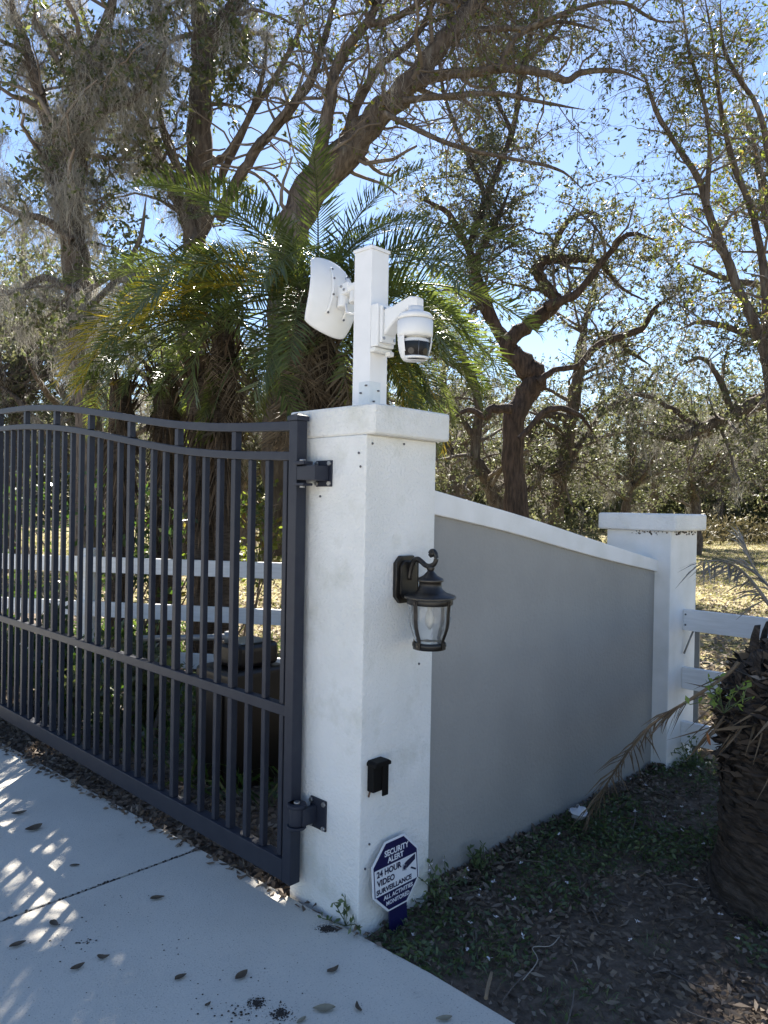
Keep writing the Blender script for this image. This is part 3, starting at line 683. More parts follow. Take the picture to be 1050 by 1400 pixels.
# hinges (gate frame: the pillar's face lies at x = +0.074, the pillar itself at y < 0.09)
def hinge(zc_, barrel, hh=0.05):
    h = empty('hinge', (0, 0, zc_)); h.parent = gt
    m = MB(); m.box((0.066, -0.125, -hh), (0.0735, -0.035, hh)); m.build('wall_plate', GATE, h, bev=0.002)
    m = MB()
    if barrel: 
        m.box((0.0, -0.075, -0.034), (0.066, -0.052, 0.030)); m.tube([(0.0, -0.035, -0.036), (0.0, -0.035, 0.030)], 0.03, 18)
    else: m.box((-0.004, -0.112, -0.028), (0.0655, -0.045, 0.028)); m.box((-0.004, -0.05, -0.026), (0.02, -0.006, 0.026))
    m.build('knuckle', GATE, h, bev=0.003)
    m = MB()
    for a, b in ((0.032, 0.045), (-0.048, -0.038)):
        if barrel:
            m.tube([(-0.0, -0.035, a), (-0.0, -0.035, b)], 0.037, 20); m.box((-0.02, -0.035, a), (0.02, -0.001, b))
        else: m.box((-0.016, -0.06, a), (0.03, -0.0005, b))
    m.build('gate_strap', GATE, h, bev=0.002)
    for yy, zz in ((-0.116, hh - 0.012), (-0.116, -hh + 0.012), (-0.044, hh - 0.012), (-0.044, -hh + 0.012)):
        m = MB(); m.tube([(0.058, yy, zz), (0.066, yy, zz)], 0.009, 6); m.build('bolt', BOLT, h)
    m = MB(); m.tube([(0.0, -0.035, 0.045), (0.0, -0.035, 0.052)], 0.012, 8); m.tube([(0.0, -0.035, -0.056), (0.0, -0.035, -0.048)], 0.010, 8); m.build('pin', BOLT, h)
hinge(1.668, False); hinge(0.362, True, 0.058)

# gate operator behind the gate
op = empty('gate_operator', G(306, 1100, -0.04) + np.array([0.0, 0.12, 0]), RZ, 'black gate operator cabinet with a steel arm behind the pickets', 'gate operator')
m = MB(); m.box((0, 0.0, 0.0), (0.40, 0.36, 0.66)); m.build('cabinet', OPBLACK, op, bev=0.035, seg=4)
m = MB(); m.box((0.07, 0.03, 0.662), (0.36, 0.30, 0.80)); m.build('motor_cover', OPBLACK, op, bev=0.045, seg=4)
m = MB(); m.box((-0.012, 0.06, 0.06), (-0.001, 0.31, 0.58)); m.build('door', OPBLACK, op, bev=0.004)
m = MB(); m.tube([(-0.014, 0.10, 0.55), (-0.03, 0.13, 0.55), (-0.03, 0.20, 0.55), (-0.014, 0.23, 0.55)], 0.006, 6); m.build('handle', BLACKP, op)
m = MB(); m.tube([(0.1, 0.16, 0.83), (0.02, 0.42, 0.80), (-0.12, 0.80, 0.76)], 0.018, 8); m.tube([(0.1, 0.16, 0.80), (0.1, 0.16, 0.86)], 0.03, 12); m.build('arm', STEELARM, op)

# ------------------------------------------------------------------ plant builders
def catmull(pts, n):
    return smooth_curve(pts, n)
LEAFSETS = {}
def leaf_quads(pos, dirs, length, width, fold=0.25, droop=0.0, r=rng):
    """kite leaves: base, side, tip, side (folded on the midrib)"""
    n = len(pos); d = nrm(dirs)
    side = nrm(np.cross(d, r.normal(size=(n, 3)))); up_ = np.cross(side, d)
    ln = (length * r.uniform(0.65, 1.25, n))[:, None]; wd = (width * r.uniform(0.7, 1.25, n))[:, None]
    mid = pos + d * ln * 0.55 - up_ * wd * fold
    v = np.stack([pos, mid + side * wd * 0.5 + up_ * wd * fold * 2, pos + d * ln - np.array([0, 0, 1.0]) * ln * droop, mid - side * wd * 0.5 + up_ * wd * fold * 2], 1)
    f = np.arange(n * 4).reshape(n, 4)
    return v.reshape(-1, 3), f
def grow(par, prad, per, ln, K, spread=0.9, upb=0.25, wig=0.25, t0=0.15, r=rng, sag=0.0, shrink=0.6, rmin=0.0025):
    """children sprouting from parent polylines par (N,Kp,3)"""
    N, Kp = par.shape[:2]
    n = r.poisson(per, N) if np.isscalar(per) else per
    idx = np.repeat(np.arange(N), n); Mn = len(idx)
    if Mn == 0: return np.zeros((0, K, 3)), np.zeros((0, K))
    t = r.uniform(t0, 1.0, Mn) * (Kp - 1); k = np.minimum(t.astype(int), Kp - 2); fr_ = (t - k)[:, None]
    p0 = par[idx, k] * (1 - fr_) + par[idx, k + 1] * fr_
    tan = nrm(par[idx, k + 1] - par[idx, k])
    rr = (prad[idx, k] * (1 - fr_[:, 0]) + prad[idx, k + 1] * fr_[:, 0])
    side = nrm(np.cross(tan, r.normal(size=(Mn, 3))))
    d = nrm(tan * (1 - spread * 0.55) + side * spread + np.array([0, 0, upb]))
    L_ = ln * r.uniform(0.55, 1.35, Mn)
    pts = np.empty((Mn, K, 3)); pts[:, 0] = p0
    for q in range(1, K):
        d = nrm(d + r.normal(size=(Mn, 3)) * wig + np.array([0, 0, -sag]))
        pts[:, q] = pts[:, q - 1] + d * (L_ / (K - 1))[:, None]
    r0 = np.maximum(rr * shrink * r.uniform(0.6, 1.0, Mn), rmin); r0 = np.minimum(r0, L_ * 0.035 + 0.002)
    rad = r0[:, None] * np.linspace(1, 0.35, K)[None]
    return pts, rad
# sunlit spots on the concrete and the bed, as the photograph shows them: the crowns leave gaps along these rays
SPOTS = []
def spot(px, py, rad): SPOTS.append((G(px, py, 0.0), rad))
for a in [(35, 1075, 0.13), (110, 1135, 0.14), (150, 1150, 0.17), (125, 1185, 0.13), (75, 1175, 0.14), (60, 1235, 0.07), (85, 1260, 0.06), (345, 1205, 0.07), (238, 1305, 0.05), (205, 1293, 0.045), (380, 1222, 0.05), (190, 1115, 0.06), (1048, 1375, 0.07), (1050, 1395, 0.07), (0, 1030, 0.12)]: spot(*a)
for a, z, rr in [(3.0, 0.72, 0.10), (2.6, 0.55, 0.09), (3.3, 0.4, 0.12), (2.9, 0.1, 0.10), (2.2, 0.7, 0.06), (1.5, 0.12, 0.05), (1.2, 0.1, 0.05)]:
    SPOTS.append((L(-0.05, a, z), rr))
# wider gaps in the crowns, so that the sun reaches the palm tips, the lawn behind the gate and the cabinet as photographed
GAPS = [(P(200, 430, 6.2), 0.30), (P(150, 460, 6.3), 0.22), (P(260, 400, 6.2), 0.25), (P(640, 470, 6.4), 0.32), (P(590, 420, 6.3), 0.28), (P(610, 600, 6.5), 0.25), (P(345, 890, 3.95), 0.22), (P(40, 760, 8.5), 0.45), (P(230, 760, 8.8), 0.4), (P(340, 790, 8.2), 0.45), (P(120, 900, 5.4), 0.25)]
def prune(pos, extra=0.05, gaps=()):
    keep = np.ones(len(pos), bool)
    for c, rad in list(SPOTS) + list(gaps):
        q = pos - c; s_ = q @ SUN; d = np.linalg.norm(q - s_[:, None] * SUN, axis=1)
        keep &= ~((d < rad + extra) & (s_ > 0))
    return keep

def moss_clumps(points, ln, strands, r, width=0.004, spread=0.075):
    n = len(points)
    if n == 0: return np.zeros((0, 3)), np.zeros((0, 4), int)
    idx = np.repeat(np.arange(n), strands); Mn = len(idx); K = 7
    sc_ = r.uniform(0.35, 1.2, n)[idx]
    p = points[idx] + r.normal(size=(Mn, 3)) * spread * np.array([1, 1, 1.3]) * sc_[:, None]
    L_ = ln * sc_ * r.uniform(0.3, 1.15, Mn)
    pts = np.empty((Mn, K, 3)); pts[:, 0] = p; dr = r.normal(size=(Mn, 3)) * 0.5
    for q in range(1, K):
        d = nrm(np.array([0, 0, -1.0]) + dr * 0.6 + r.normal(size=(Mn, 3)) * 0.75)
        pts[:, q] = pts[:, q - 1] + d * (L_ / (K - 1))[:, None]
    a = r.uniform(0, PI, Mn); w = np.stack([np.cos(a), np.sin(a), np.zeros(Mn)], -1) * width * 0.5
    wl = np.linspace(1, 0.4, K)[None, :, None]
    v = np.stack([pts - w[:, None] * wl, pts + w[:, None] * wl], 2)        # (M,K,2,3)
    k = np.arange(K - 1)[:, None] * 2
    q = np.concatenate([k, k + 1, k + 3, k + 2], 1)
    f = (np.arange(Mn)[:, None, None] * (K * 2) + q[None]).reshape(-1, 4)
    return v.reshape(-1, 3), f

def make_tree(name, label, cat, limbs, bark, leafm, seed, n2=5.0, l2=1.1, n3=6.0, l3=0.5, n4=4.0, l4=0.25, leaves=6, leaf=(0.065, 0.026), moss=0, moss_len=0.5, moss_n=30, moss_w=0.004,
              zmin=2.0, group=None, sides=12, sag=0.02, bare=0.0, base=None, as_mesh=False, wig=0.25):
    r = np.random.default_rng(seed)
    big = []; sec_p = []; sec_r = []
    for li in limbs:
        li = np.asarray(li, float); n = max(8, len(li) * 4)
        c = catmull(li[:, :3], n); rad = np.interp(np.linspace(0, 1, n), np.linspace(0, 1, len(li)), li[:, 3])
        rad = rad * np.interp(np.linspace(0, 1, n), [0, 0.8, 1], [1, 1, 0.35])
        w = r.normal(size=(n, 3)) * rad[:, None] * 0.10; w[0] = 0
        c = c + w; rad = rad * (1 + r.normal(size=n) * 0.05)
        big.append(tubes(c[None], rad[None], sides))
        kk = np.linspace(0, n - 1, 8).astype(int); 
        seglen = np.linalg.norm(np.diff(c, axis=0), axis=1).sum()
        lo = np.where(c[:, 2] > zmin)[0]
        if len(lo) > 4:
            kk = np.linspace(lo[0], n - 1, 8); ki = np.minimum(kk.astype(int), n - 1)
            sec_p.append((c[ki], rad[ki], seglen * (n - lo[0]) / n))
    par = np.array([q[0] for q in sec_p]); prad = np.array([q[1] for q in sec_p]); ls = np.array([q[2] for q in sec_p])
    cnt = r.poisson(np.maximum(ls * n2, 1.0))
    p2, r2 = grow(par, prad, cnt, l2, 7, 0.95, 0.22, wig, 0.0, r, sag, 0.45, 0.006)
    p3, r3 = grow(p2, r2, n3, l3, 5, 0.9, 0.15, wig * 1.1, 0.2, r, sag * 1.5, 0.55, 0.0035)
    p4, r4 = grow(p3, r3, n4, l4, 4, 0.9, 0.1, wig * 1.1, 0.2, r, sag * 1.5, 0.6, 0.0022)
    if not as_mesh:
        q3 = prune(p3[:, 2], 0.05, GAPS) & prune(p3[:, 4]); p3, r3 = p3[q3], r3[q3]
        q4 = prune(p4[:, 1], 0.05, GAPS) & prune(p4[:, 3], 0.05, GAPS); p4, r4 = p4[q4], r4[q4]
    # leaves along the last twigs and on the ends of the branches
    src = np.concatenate([p4.reshape(-1, 4, 3)[:, 1:], ], 0) if len(p4) else np.zeros((0, 3, 3))
    ends = src; n = len(ends)
    if bare: ends = ends[r.uniform(size=n) > bare]; n = len(ends)
    idx = np.repeat(np.arange(n), leaves); Mn = len(idx)
    t = r.uniform(0, 1, Mn) ** 0.6 * 2; k = np.minimum(t.astype(int), 1); fr_ = (t - k)[:, None]
    pos = ends[idx, k] * (1 - fr_) + ends[idx, k + 1] * fr_
    dr = nrm(ends[idx, 2] - ends[idx, 1]) * 0.6 + r.normal(size=(Mn, 3)) * 0.6 + np.array([0, 0, -0.12])
    kp = prune(pos, 0.05, GAPS) if not as_mesh else np.ones(Mn, bool)
    lv, lf = leaf_quads(pos[kp], dr[kp], leaf[0], leaf[1], r=r)
    tw = [tubes(p2, r2, 5), tubes(p3, r3, 3)]
    if len(p4): tw.append(tubes(p4, r4, 3))
    trunk_me = np_mesh('trunk', *join(big), bark, True)
    br_me = np_mesh('branches', *join(tw), TWIG, True)
    cr_me = np_mesh('crown', lv, lf, leafm)
    mo_me = None
    if moss:
        allp = np.concatenate([p2.reshape(-1, 3), par.reshape(-1, 3)]); sel = r.choice(len(allp), min(moss, len(allp)), replace=False)
        msel = allp[sel]
        if not as_mesh: msel = msel[prune(msel, 0.15, GAPS) & prune(msel - np.array([0, 0, 0.3]), 0.15, GAPS)]
        mv, mf = moss_clumps(msel, moss_len, moss_n, r, moss_w)
        mo_me = np_mesh('moss', mv, mf, MOSS)
    mes = [('trunk', trunk_me), ('branches', br_me), ('crown', cr_me)] + ([('moss', mo_me)] if mo_me else [])
    if as_mesh: return mes
    b = base if base is not None else np.asarray(limbs[0])[0, :3]
    e = empty(name, (b[0], b[1], 0.0), 0, label, cat, group)
    for nm, me in mes:
        o = link(nm, me, e); o.location = (-b[0], -b[1], 0)
        if nm == 'moss': tag(o, kind='stuff')
    return e
def plimb(pts, Y):
    """limb from photograph places: (px, py, width in px[, depth])"""
    out = []
    for q in pts:
        d = q[3] if len(q) > 3 else Y
        p = P(q[0], q[1], d); out.append((*p, q[2] * 0.5 / FPX * d))
    return out

# ------------------------------------------------------------------ the named oaks
TB = 720
T3 = [plimb([(384, 760, 52), (386, 600, 48), (390, 470, 46), (394, 350, 46), (418, 270, 46), (465, 215, 44), (510, 165, 38), (555, 120, 32), (600, 65, 26), (640, 20, 24), (690, -40, 20), (740, -120, 14)], 8.8),
      plimb([(428, 240, 24), (443, 183, 18), (452, 133, 16), (456, 107, 15), (471, 72, 14), (502, 30, 12), (513, 8, 10), (530, -40, 8), (535, -120, 6)], 8.6),
      plimb([(500, 32, 10), (528, 30, 10), (563, 11, 8), (600, -20, 7), (650, -70, 5)], 8.5),
      plimb([(300, 300, 16, 9.2), (323, 251, 15, 9.0), (349, 206, 14), (376, 175, 14), (403, 141, 13), (426, 107, 12), (441, 61, 10), (452, 23, 9), (470, -50, 7)], 8.9),
      plimb([(300, 250, 9), (309, 229, 9), (346, 152, 8), (369, 118, 8), (395, 72, 7), (410, 38, 6), (420, -30, 4)], 9.2),
      plimb([(560, 116, 16), (605, 103, 15), (650, 98, 13), (696, 93, 12), (745, 101, 10), (776, 110, 9), (795, 99, 8), (844, 97, 7), (882, 112, 5)], 8.7),
      plimb([(550, 138, 9), (616, 131, 8), (681, 128, 7), (740, 140, 5), (800, 150, 3)], 8.4),
      plimb([(525, 155, 8), (582, 183, 7), (631, 202, 6), (700, 217, 5), (764, 232, 4), (800, 262, 3)], 8.1),
      plimb([(600, 66, 10), (650, 42, 8), (726, 38, 7), (770, 30, 5), (830, 45, 4)], 8.9),
      plimb([(680, 96, 9), (700, 57, 8), (734, 34, 7), (802, 8, 6), (852, 4, 5), (894, 27, 4), (930, 30, 3)], 8.6),
      plimb([(395, 145, 7), (360, 190, 7), (345, 205, 7)], 8.8),
      plimb([(640, 20, 14, 8.9), (655, -25, 13, 10.5), (640, -45, 12, 13), (600, -55, 10, 16), (560, -60, 8, 19)], 9),  # limbs reaching back above the view, added to shade the driveway
      plimb([(690, -40, 14, 9), (740, -70, 12, 11), (770, -70, 10, 14), (800, -70, 8, 17.5)], 9),
      plimb([(620, 40, 12, 9), (600, -20, 11, 10.5), (540, -50, 10, 13), (480, -60, 8, 16), (440, -70, 6, 18)], 9),
      plimb([(655, -25, 10, 10.5), (690, -50, 9, 13), (710, -45, 8, 16), (700, -40, 6, 19)], 9),
      plimb([(655, -25, 9, 10.5), (670, -40, 8, 13), (660, -60, 7, 16), (650, -40, 6, 20)], 9),  # further back limbs, added to keep the sun off the bed
      plimb([(690, -50, 8, 13), (700, -90, 7, 15), (680, -110, 6, 18), (670, -90, 4, 22)], 9),
      plimb([(770, -70, 8, 14), (740, -40, 7, 16), (700, -10, 6, 18), (660, -30, 4, 21)], 9),
      plimb([(640, -45, 8, 13), (690, -20, 7, 15), (720, -10, 5, 18)], 9),
      plimb([(512, 5, 9, 8.5), (450, -60, 9, 10.5), (390, -70, 8, 13.5), (350, -60, 6, 16)], 9),
      plimb([(470, 200, 16), (490, 140, 13), (520, 90, 10), (560, 60, 8), (590, 10, 7), (610, -60, 5)], 9.0)]
make_tree('oak_tree', 'leaning oak whose thick limb rises right above the palm crown', 'tree', T3, BARK, LEAF_Y, 31, n2=5.0, l2=0.9, n3=6.0, l3=0.48, n4=3.4, l4=0.24, leaves=3, leaf=(0.066, 0.026), moss=170, moss_len=0.42, moss_n=55, zmin=3.6, bare=0.5, wig=0.3)
T2 = [plimb([(262, 760, 40), (262, 560, 36), (265, 400, 35), (270, 300, 34), (272, 200, 33), (276, 130, 32), (279, 70, 30), (270, 0, 24), (262, -80, 16)], 9.4),
      plimb([(281, 78, 24), (300, 35, 20), (325, 0, 18), (350, -50, 14), (380, -120, 9)], 9.4),
      plimb([(265, 330, 18), (235, 250, 16), (210, 200, 14), (187, 143, 12), (150, 95, 10), (120, 40, 8), (100, -30, 6)], 9.2),
      plimb([(275, 230, 10), (310, 210, 9), (340, 160, 8), (360, 100, 6), (365, 40, 4)], 9.0),
      plimb([(272, 260, 12), (240, 225, 10), (215, 140, 8), (225, 60, 6), (215, 0, 4)], 8.9)]
make_tree('oak_tree', 'straight forked oak trunk second from the left with grey moss', 'tree', T2, BARK, LEAF_N, 32, n2=4.4, l2=0.85, n3=4.8, l3=0.42, n4=3.2, l4=0.2, leaves=5, leaf=(0.085, 0.036), moss=170, moss_len=0.6, moss_n=110, moss_w=0.0045, zmin=3.2)
T1 = [plimb([(122, 780, 46), (121, 560, 38), (110, 450, 36), (100, 330, 34), (97, 250, 34), (105, 200, 32), (110, 140, 30), (130, 80, 26), (150, 20, 20), (160, -60, 14)], 8.2),
      plimb([(82, 270, 16), (62, 160, 16), (48, 110, 14), (35, 60, 12), (20, 20, 10), (10, -40, 7)], 8.1),
      plimb([(60, 130, 8), (35, 75, 7), (0, 55, 5), (-40, 30, 4)], 8.0),
      plimb([(106, 165, 12), (140, 152, 10), (165, 145, 8), (200, 120, 6), (230, 60, 4)], 8.0),
      plimb([(100, 330, 12), (60, 300, 10), (20, 290, 8), (-40, 260, 6)], 7.9),
      plimb([(105, 400, 12), (60, 380, 9), (20, 400, 7), (-30, 390, 5)], 7.9),
      plimb([(112, 430, 10), (160, 380, 8), (190, 330, 6), (200, 270, 4)], 7.8)]
make_tree('oak_tree', 'moss hung oak nearest the left edge behind the gate', 'tree', T1, BARK, LEAF_N, 33, n2=5.2, l2=0.85, n3=5.2, l3=0.42, n4=3.2, l4=0.2, leaves=5, leaf=(0.075, 0.032), moss=190, moss_len=0.62, moss_n=120, moss_w=0.0045, zmin=2.5)
T4 = [plimb([(706, 770, 34), (707, 701, 32), (700, 627, 31), (705, 571, 32), (723, 533, 32), (731, 518, 32), (719, 501, 34), (697, 482, 26), (697, 466, 22), (715, 450, 20), (737, 435, 20), (761, 412, 18), (750, 398, 17), (735, 370, 15), (747, 356, 14), (793, 354, 13), (821, 361, 11), (849, 393, 8), (880, 410, 6)], 13.0),
      plimb([(700, 478, 20), (680, 450, 16), (660, 400, 13), (640, 340, 10), (610, 290, 8), (570, 270, 6)], 13.2),
      plimb([(745, 420, 14), (790, 400, 11), (830, 350, 9), (860, 320, 7), (900, 330, 5)], 12.5),
      plimb([(735, 522, 10), (760, 505, 8), (790, 500, 7), (814, 475, 10), (840, 463, 10), (877, 449, 9), (896, 421, 7), (930, 400, 5)], 12.6),
      plimb([(700, 559, 14), (672, 559, 12), (663, 570, 10), (640, 560, 7), (610, 580, 5)], 12.6),
      plimb([(710, 600, 8), (750, 560, 9), (790, 566, 7), (810, 590, 5)], 12.2),
      plimb([(690, 460, 14), (665, 430, 11), (645, 370, 9), (680, 300, 7), (700, 250, 5)], 13.5),
      plimb([(640, 340, 10, 13.2), (665, 270, 9, 13.8), (700, 180, 8, 14.5), (715, 90, 7, 15), (735, 0, 6, 15.5), (745, -90, 5, 16)], 13.5),  # tall branch and its offshoots, put in to block sun over the bed
      plimb([(715, 90, 6, 15), (690, 40, 5, 15.5), (650, -10, 5, 16.5), (640, -60, 4, 18)], 15),
      plimb([(700, 180, 6, 14.5), (668, 110, 5, 15), (650, 50, 5, 15.5), (665, -20, 4, 16.5), (690, -60, 3, 17.5)], 15),
      plimb([(715, 90, 6, 15), (770, 30, 5, 15.5), (810, -50, 4, 16.5), (830, -110, 3, 17)], 15),
      plimb([(665, 270, 7, 13.8), (630, 190, 6, 14.3), (605, 120, 5, 15), (600, 40, 4, 15.5)], 14),
      plimb([(750, 360, 10), (770, 310, 8), (800, 290, 6), (830, 300, 4)], 13.5)]
make_tree('oak_tree', 'oak with a crooked reddish trunk rising above the grey wall', 'tree', T4, REDBARK, LEAF_F, 34, n2=5.2, l2=1.0, n3=7.5, l3=0.5, n4=3.6, l4=0.22, leaves=6, leaf=(0.07, 0.034), moss=90, moss_len=0.6, moss_n=26, moss_w=0.006, zmin=5.0)
T4b = [plimb([(690, 760, 24), (677, 687, 22), (660, 645, 18), (649, 622, 15), (655, 560, 12), (640, 500, 10), (600, 440, 8), (560, 400, 6)], 15),
       plimb([(690, 740, 18), (690, 680, 16), (725, 640, 12), (760, 650, 9), (800, 620, 7)], 15.5),
       plimb([(650, 600, 9), (620, 560, 8), (580, 540, 6), (540, 560, 4)], 15)]
make_tree('oak_tree', 'low dark oak stem left of the crooked reddish trunk', 'tree', T4b, BARK, LEAF_F, 35, n2=4.8, l2=1.2, n3=7, l3=0.55, n4=3.4, l4=0.24, leaves=7, leaf=(0.08, 0.038), moss=60, moss_len=0.6, moss_n=24, moss_w=0.006, zmin=1.6)
T5 = [plimb([(758, 770, 24), (760, 706, 22), (770, 636, 20), (779, 589, 18), (789, 524, 16), (793, 487, 14), (800, 440, 10), (815, 380, 7)], 16),
      plimb([(779, 575, 12), (747, 566, 11), (728, 589, 10), (715, 640, 8)], 15.8),
      plimb([(770, 640, 10), (800, 600, 9), (830, 560, 8), (870, 540, 6), (900, 500, 5)], 16),
      plimb([(770, 636, 12), (740, 650, 10), (710, 690, 8)], 15.5),
      plimb([(792, 500, 10), (830, 460, 8), (860, 480, 6), (890, 500, 4)], 16)]
make_tree('oak_tree', 'slim grey oak trunk right of the crooked reddish one', 'tree', T5, BARK, LEAF_F, 36, n2=4.8, l2=1.2, n3=7, l3=0.55, n4=3.4, l4=0.24, leaves=7, leaf=(0.08, 0.038), moss=80, moss_len=0.7, moss_n=26, moss_w=0.007, zmin=1.8)
T7 = [plimb([(1150, 780, 46), (1140, 680, 44), (1120, 590, 40), (1090, 540, 30), (1050, 545, 24), (1003, 566, 20), (957, 587, 16), (920, 600, 11), (880, 590, 7)], 12),
      plimb([(1120, 590, 36), (1130, 480, 30), (1100, 380, 22), (1060, 330, 16), (1040, 240, 11), (1020, 150, 8)], 12.4),
      plimb([(1100, 540, 14), (1050, 470, 10), (1000, 450, 8), (960, 440, 6), (930, 450, 4)], 11.6),
      plimb([(1000, 566, 10), (985, 520, 8), (960, 490, 6), (930, 500, 4)], 12),
      plimb([(1090, 400, 12), (1040, 390, 9), (990, 380, 7), (940, 360, 5)], 12.5),
      plimb([(960, 588, 8), (920, 560, 7), (880, 540, 5), (850, 550, 4)], 12)]
make_tree('oak_tree', 'oak reaching one thick dark limb in from the right edge', 'tree', T7, BARK, LEAF_F, 37, n2=4.8, l2=1.0, n3=7, l3=0.5, n4=3.4, l4=0.22, leaves=7, leaf=(0.072, 0.034), moss=110, moss_len=0.6, moss_n=30, moss_w=0.006, zmin=1.8)
T6 = [plimb([(1075, 800, 22), (1062, 640, 18), (1050, 500, 16), (1020, 420, 13), (989, 343, 12), (966, 282, 10), (955, 244, 9), (917, 187, 7), (894, 145, 6), (884, 112, 5), (870, 90, 3)], 9.5),
      plimb([(1050, 480, 12), (1045, 380, 11), (1031, 301, 9), (1000, 213, 8), (985, 145, 6), (975, 60, 5), (960, -20, 3)], 9.6),
      plimb([(1052, 500, 12), (1070, 380, 11), (1055, 240, 9), (1038, 152, 7), (1012, 110, 6), (989, 65, 5), (985, 0, 3)], 9.3),
      plimb([(966, 282, 7), (970, 190, 6), (960, 130, 5), (940, 60, 4), (930, -20, 3)], 9.4)]
make_tree('oak_tree', 'slender half bare oak with thin stems at the upper right', 'tree', T6, BARK, LEAF_Y, 38, n2=5.6, l2=0.8, n3=5.5, l3=0.42, n4=3.2, l4=0.22, leaves=5, leaf=(0.065, 0.026), moss=45, moss_len=0.35, moss_n=24, zmin=3.0, bare=0.35)
# oak skeleton from a seed: trunk and spreading limbs, for the far oaks
def auto_oak(x, y, h, spread, seed, lean=0.0, r0=0.28):
    r = np.random.default_rng(seed); tk = []
    top = h * 0.42
    trunk = [(x, y, -0.1, r0 * 1.25), (x + lean * 0.2, y, top * 0.4, r0), (x + lean * 0.5, y + 0.1, top * 0.8, r0 * 0.85), (x + lean, y, top * 1.15, r0 * 0.7), (x + lean * 1.4, y + r.normal() * 0.4, h * 0.75, r0 * 0.42), (x + lean * 1.5, y, h * 0.97, r0 * 0.12)]
    tk.append(trunk)
    nl = 8
    for k in range(nl):
        a = 2 * PI * (k + r.uniform(-0.3, 0.3)) / nl; z = top * r.uniform(0.7, 1.5); s_ = spread * r.uniform(0.7, 1.1); rise = r.uniform(0.1, 0.45) * h
        c, s2 = math.cos(a), math.sin(a)
        f0 = min(1.0, z / (top * 1.15)); bx_ = x + lean * f0
        tk.append([(bx_, y, z, r0 * 0.5), (bx_ + c * s_ * 0.35, y + s2 * s_ * 0.35, z + rise * 0.35 + r.normal() * 0.2, r0 * 0.36), (bx_ + c * s_ * 0.7, y + s2 * s_ * 0.7, z + rise * 0.7 + r.normal() * 0.3, r0 * 0.24), (bx_ + c * s_, y + s2 * s_, z + rise * 0.85, r0 * 0.1)])
    return tk
# far oaks, four shapes repeated
def far_oak_mesh(seed, h, sp):
    return make_tree('x', '', '', auto_oak(0, 0, h, sp, seed, 0.5, 0.26), BARK, LEAF_F, seed, n2=2.3, l2=1.5, n3=7, l3=0.75, n4=3.6, l4=0.34, leaves=6, leaf=(0.11, 0.055), moss=130, moss_len=1.0, moss_n=40, moss_w=0.010, zmin=1.4, sides=8, as_mesh=True)
FAR = [far_oak_mesh(71, 8.5, 4.6), far_oak_mesh(72, 10.0, 5.0), far_oak_mesh(73, 7.2, 4.2)]
fo = [(625, 24, 0, 0.8, 'distant grey green oak showing just right of the gate pillar'), (850, 23, 1, 0.62, 'mossy distant oak above the sloping end of the wing wall'), (950, 27, 2, 0.85, 'distant oak directly behind the short end pillar'), (1060, 32, 0, 0.9, 'distant oak at the right edge beyond the sunlit lawn'),
      (745, 30, 2, 0.85, 'distant oak seen between the crooked and the slim grey trunks'), (890, 36, 1, 0.85, 'pale far oak between the end pillar and the slim grey trunk'), (540, 30, 1, 0.75, 'distant oak behind the palm right of the white post'), (150, 16, 2, 0.85, 'mossy oak beyond the paddock fence between the two left trunks'),
      (10, 17, 0, 0.9, 'mossy oak beyond the paddock fence at the far left'), (235, 24, 1, 0.9, 'distant oak behind the straight forked trunk'), (340, 26, 2, 1.0, 'distant oak behind the left palm crown'), (-60, 27, 1, 1.0, 'distant oak glimpsed through the leftmost pickets'),
      (985, 44, 1, 0.9, 'far small oak at the end of the lawn beside the thicket'), (640, 40, 2, 1.1, 'farthest oak low behind the crooked trunk'), (1140, 30, 1, 0.9, 'distant oak mostly cut off by the right edge'), (430, 40, 0, 1.1, 'farthest oak hidden behind the palm skirt')]
for k, (px, Y, v_, s_, lb) in enumerate(fo):
    p = P(px, 700, Y)
    e = empty('oak_tree', (p[0], p[1], float(ground_z(np.array(p[0]), np.array(p[1])))), random.uniform(0, 6.28), lb, 'tree', 'distant oaks in the grove beyond the lawn')
    e.scale = (s_, s_, s_ * random.uniform(0.9, 1.1))
    for nm, me in FAR[v_]:
        o = link(nm, me, e)
        if nm == 'moss': tag(o, kind='stuff')

# far wood closing the horizon
r = np.random.default_rng(90)
n = 70000
az = r.uniform(-0.75, 0.75, n); dist = r.uniform(48, 64, n)
lump = vnoise(az * 26, np.zeros(n), 8) * 5.5 + vnoise(az * 90, np.zeros(n), 9) * 1.6
z = r.uniform(0, 1, n) ** 0.8 * (2.2 + lump)
pos = np.stack([np.sin(az) * dist, np.cos(az) * dist, z], -1)
v, f = leaf_quads(pos, r.normal(size=(n, 3)), 0.55, 0.32, r=r)
tag(link('far_wood', np_mesh('far_wood', v, f, LEAF_F)), 'far grey green wood along the end of the lawn', 'wood', kind='stuff')
n = 9000
x = r.uniform(14, 34, n); yv = r.uniform(33, 40, n); hgt = vnoise(x * 0.9, yv * 0.9, 12) * 1.5 + 0.3
pos = np.stack([x, yv, r.uniform(0, 1, n) * hgt], -1)
v, f = leaf_quads(pos, r.normal(size=(n, 3)) + np.array([0, 0, 0.6]), 0.30, 0.09, r=r)
tag(link('thicket', np_mesh('thicket', v, f, mat('thicket_leaf', (0.05, 0.05, 0.025), 0.6, 0.3, col2=(0.17, 0.14, 0.075), island=True, trans=0.3))), 'dry tan thicket at the far edge of the lawn', 'thicket', kind='stuff')

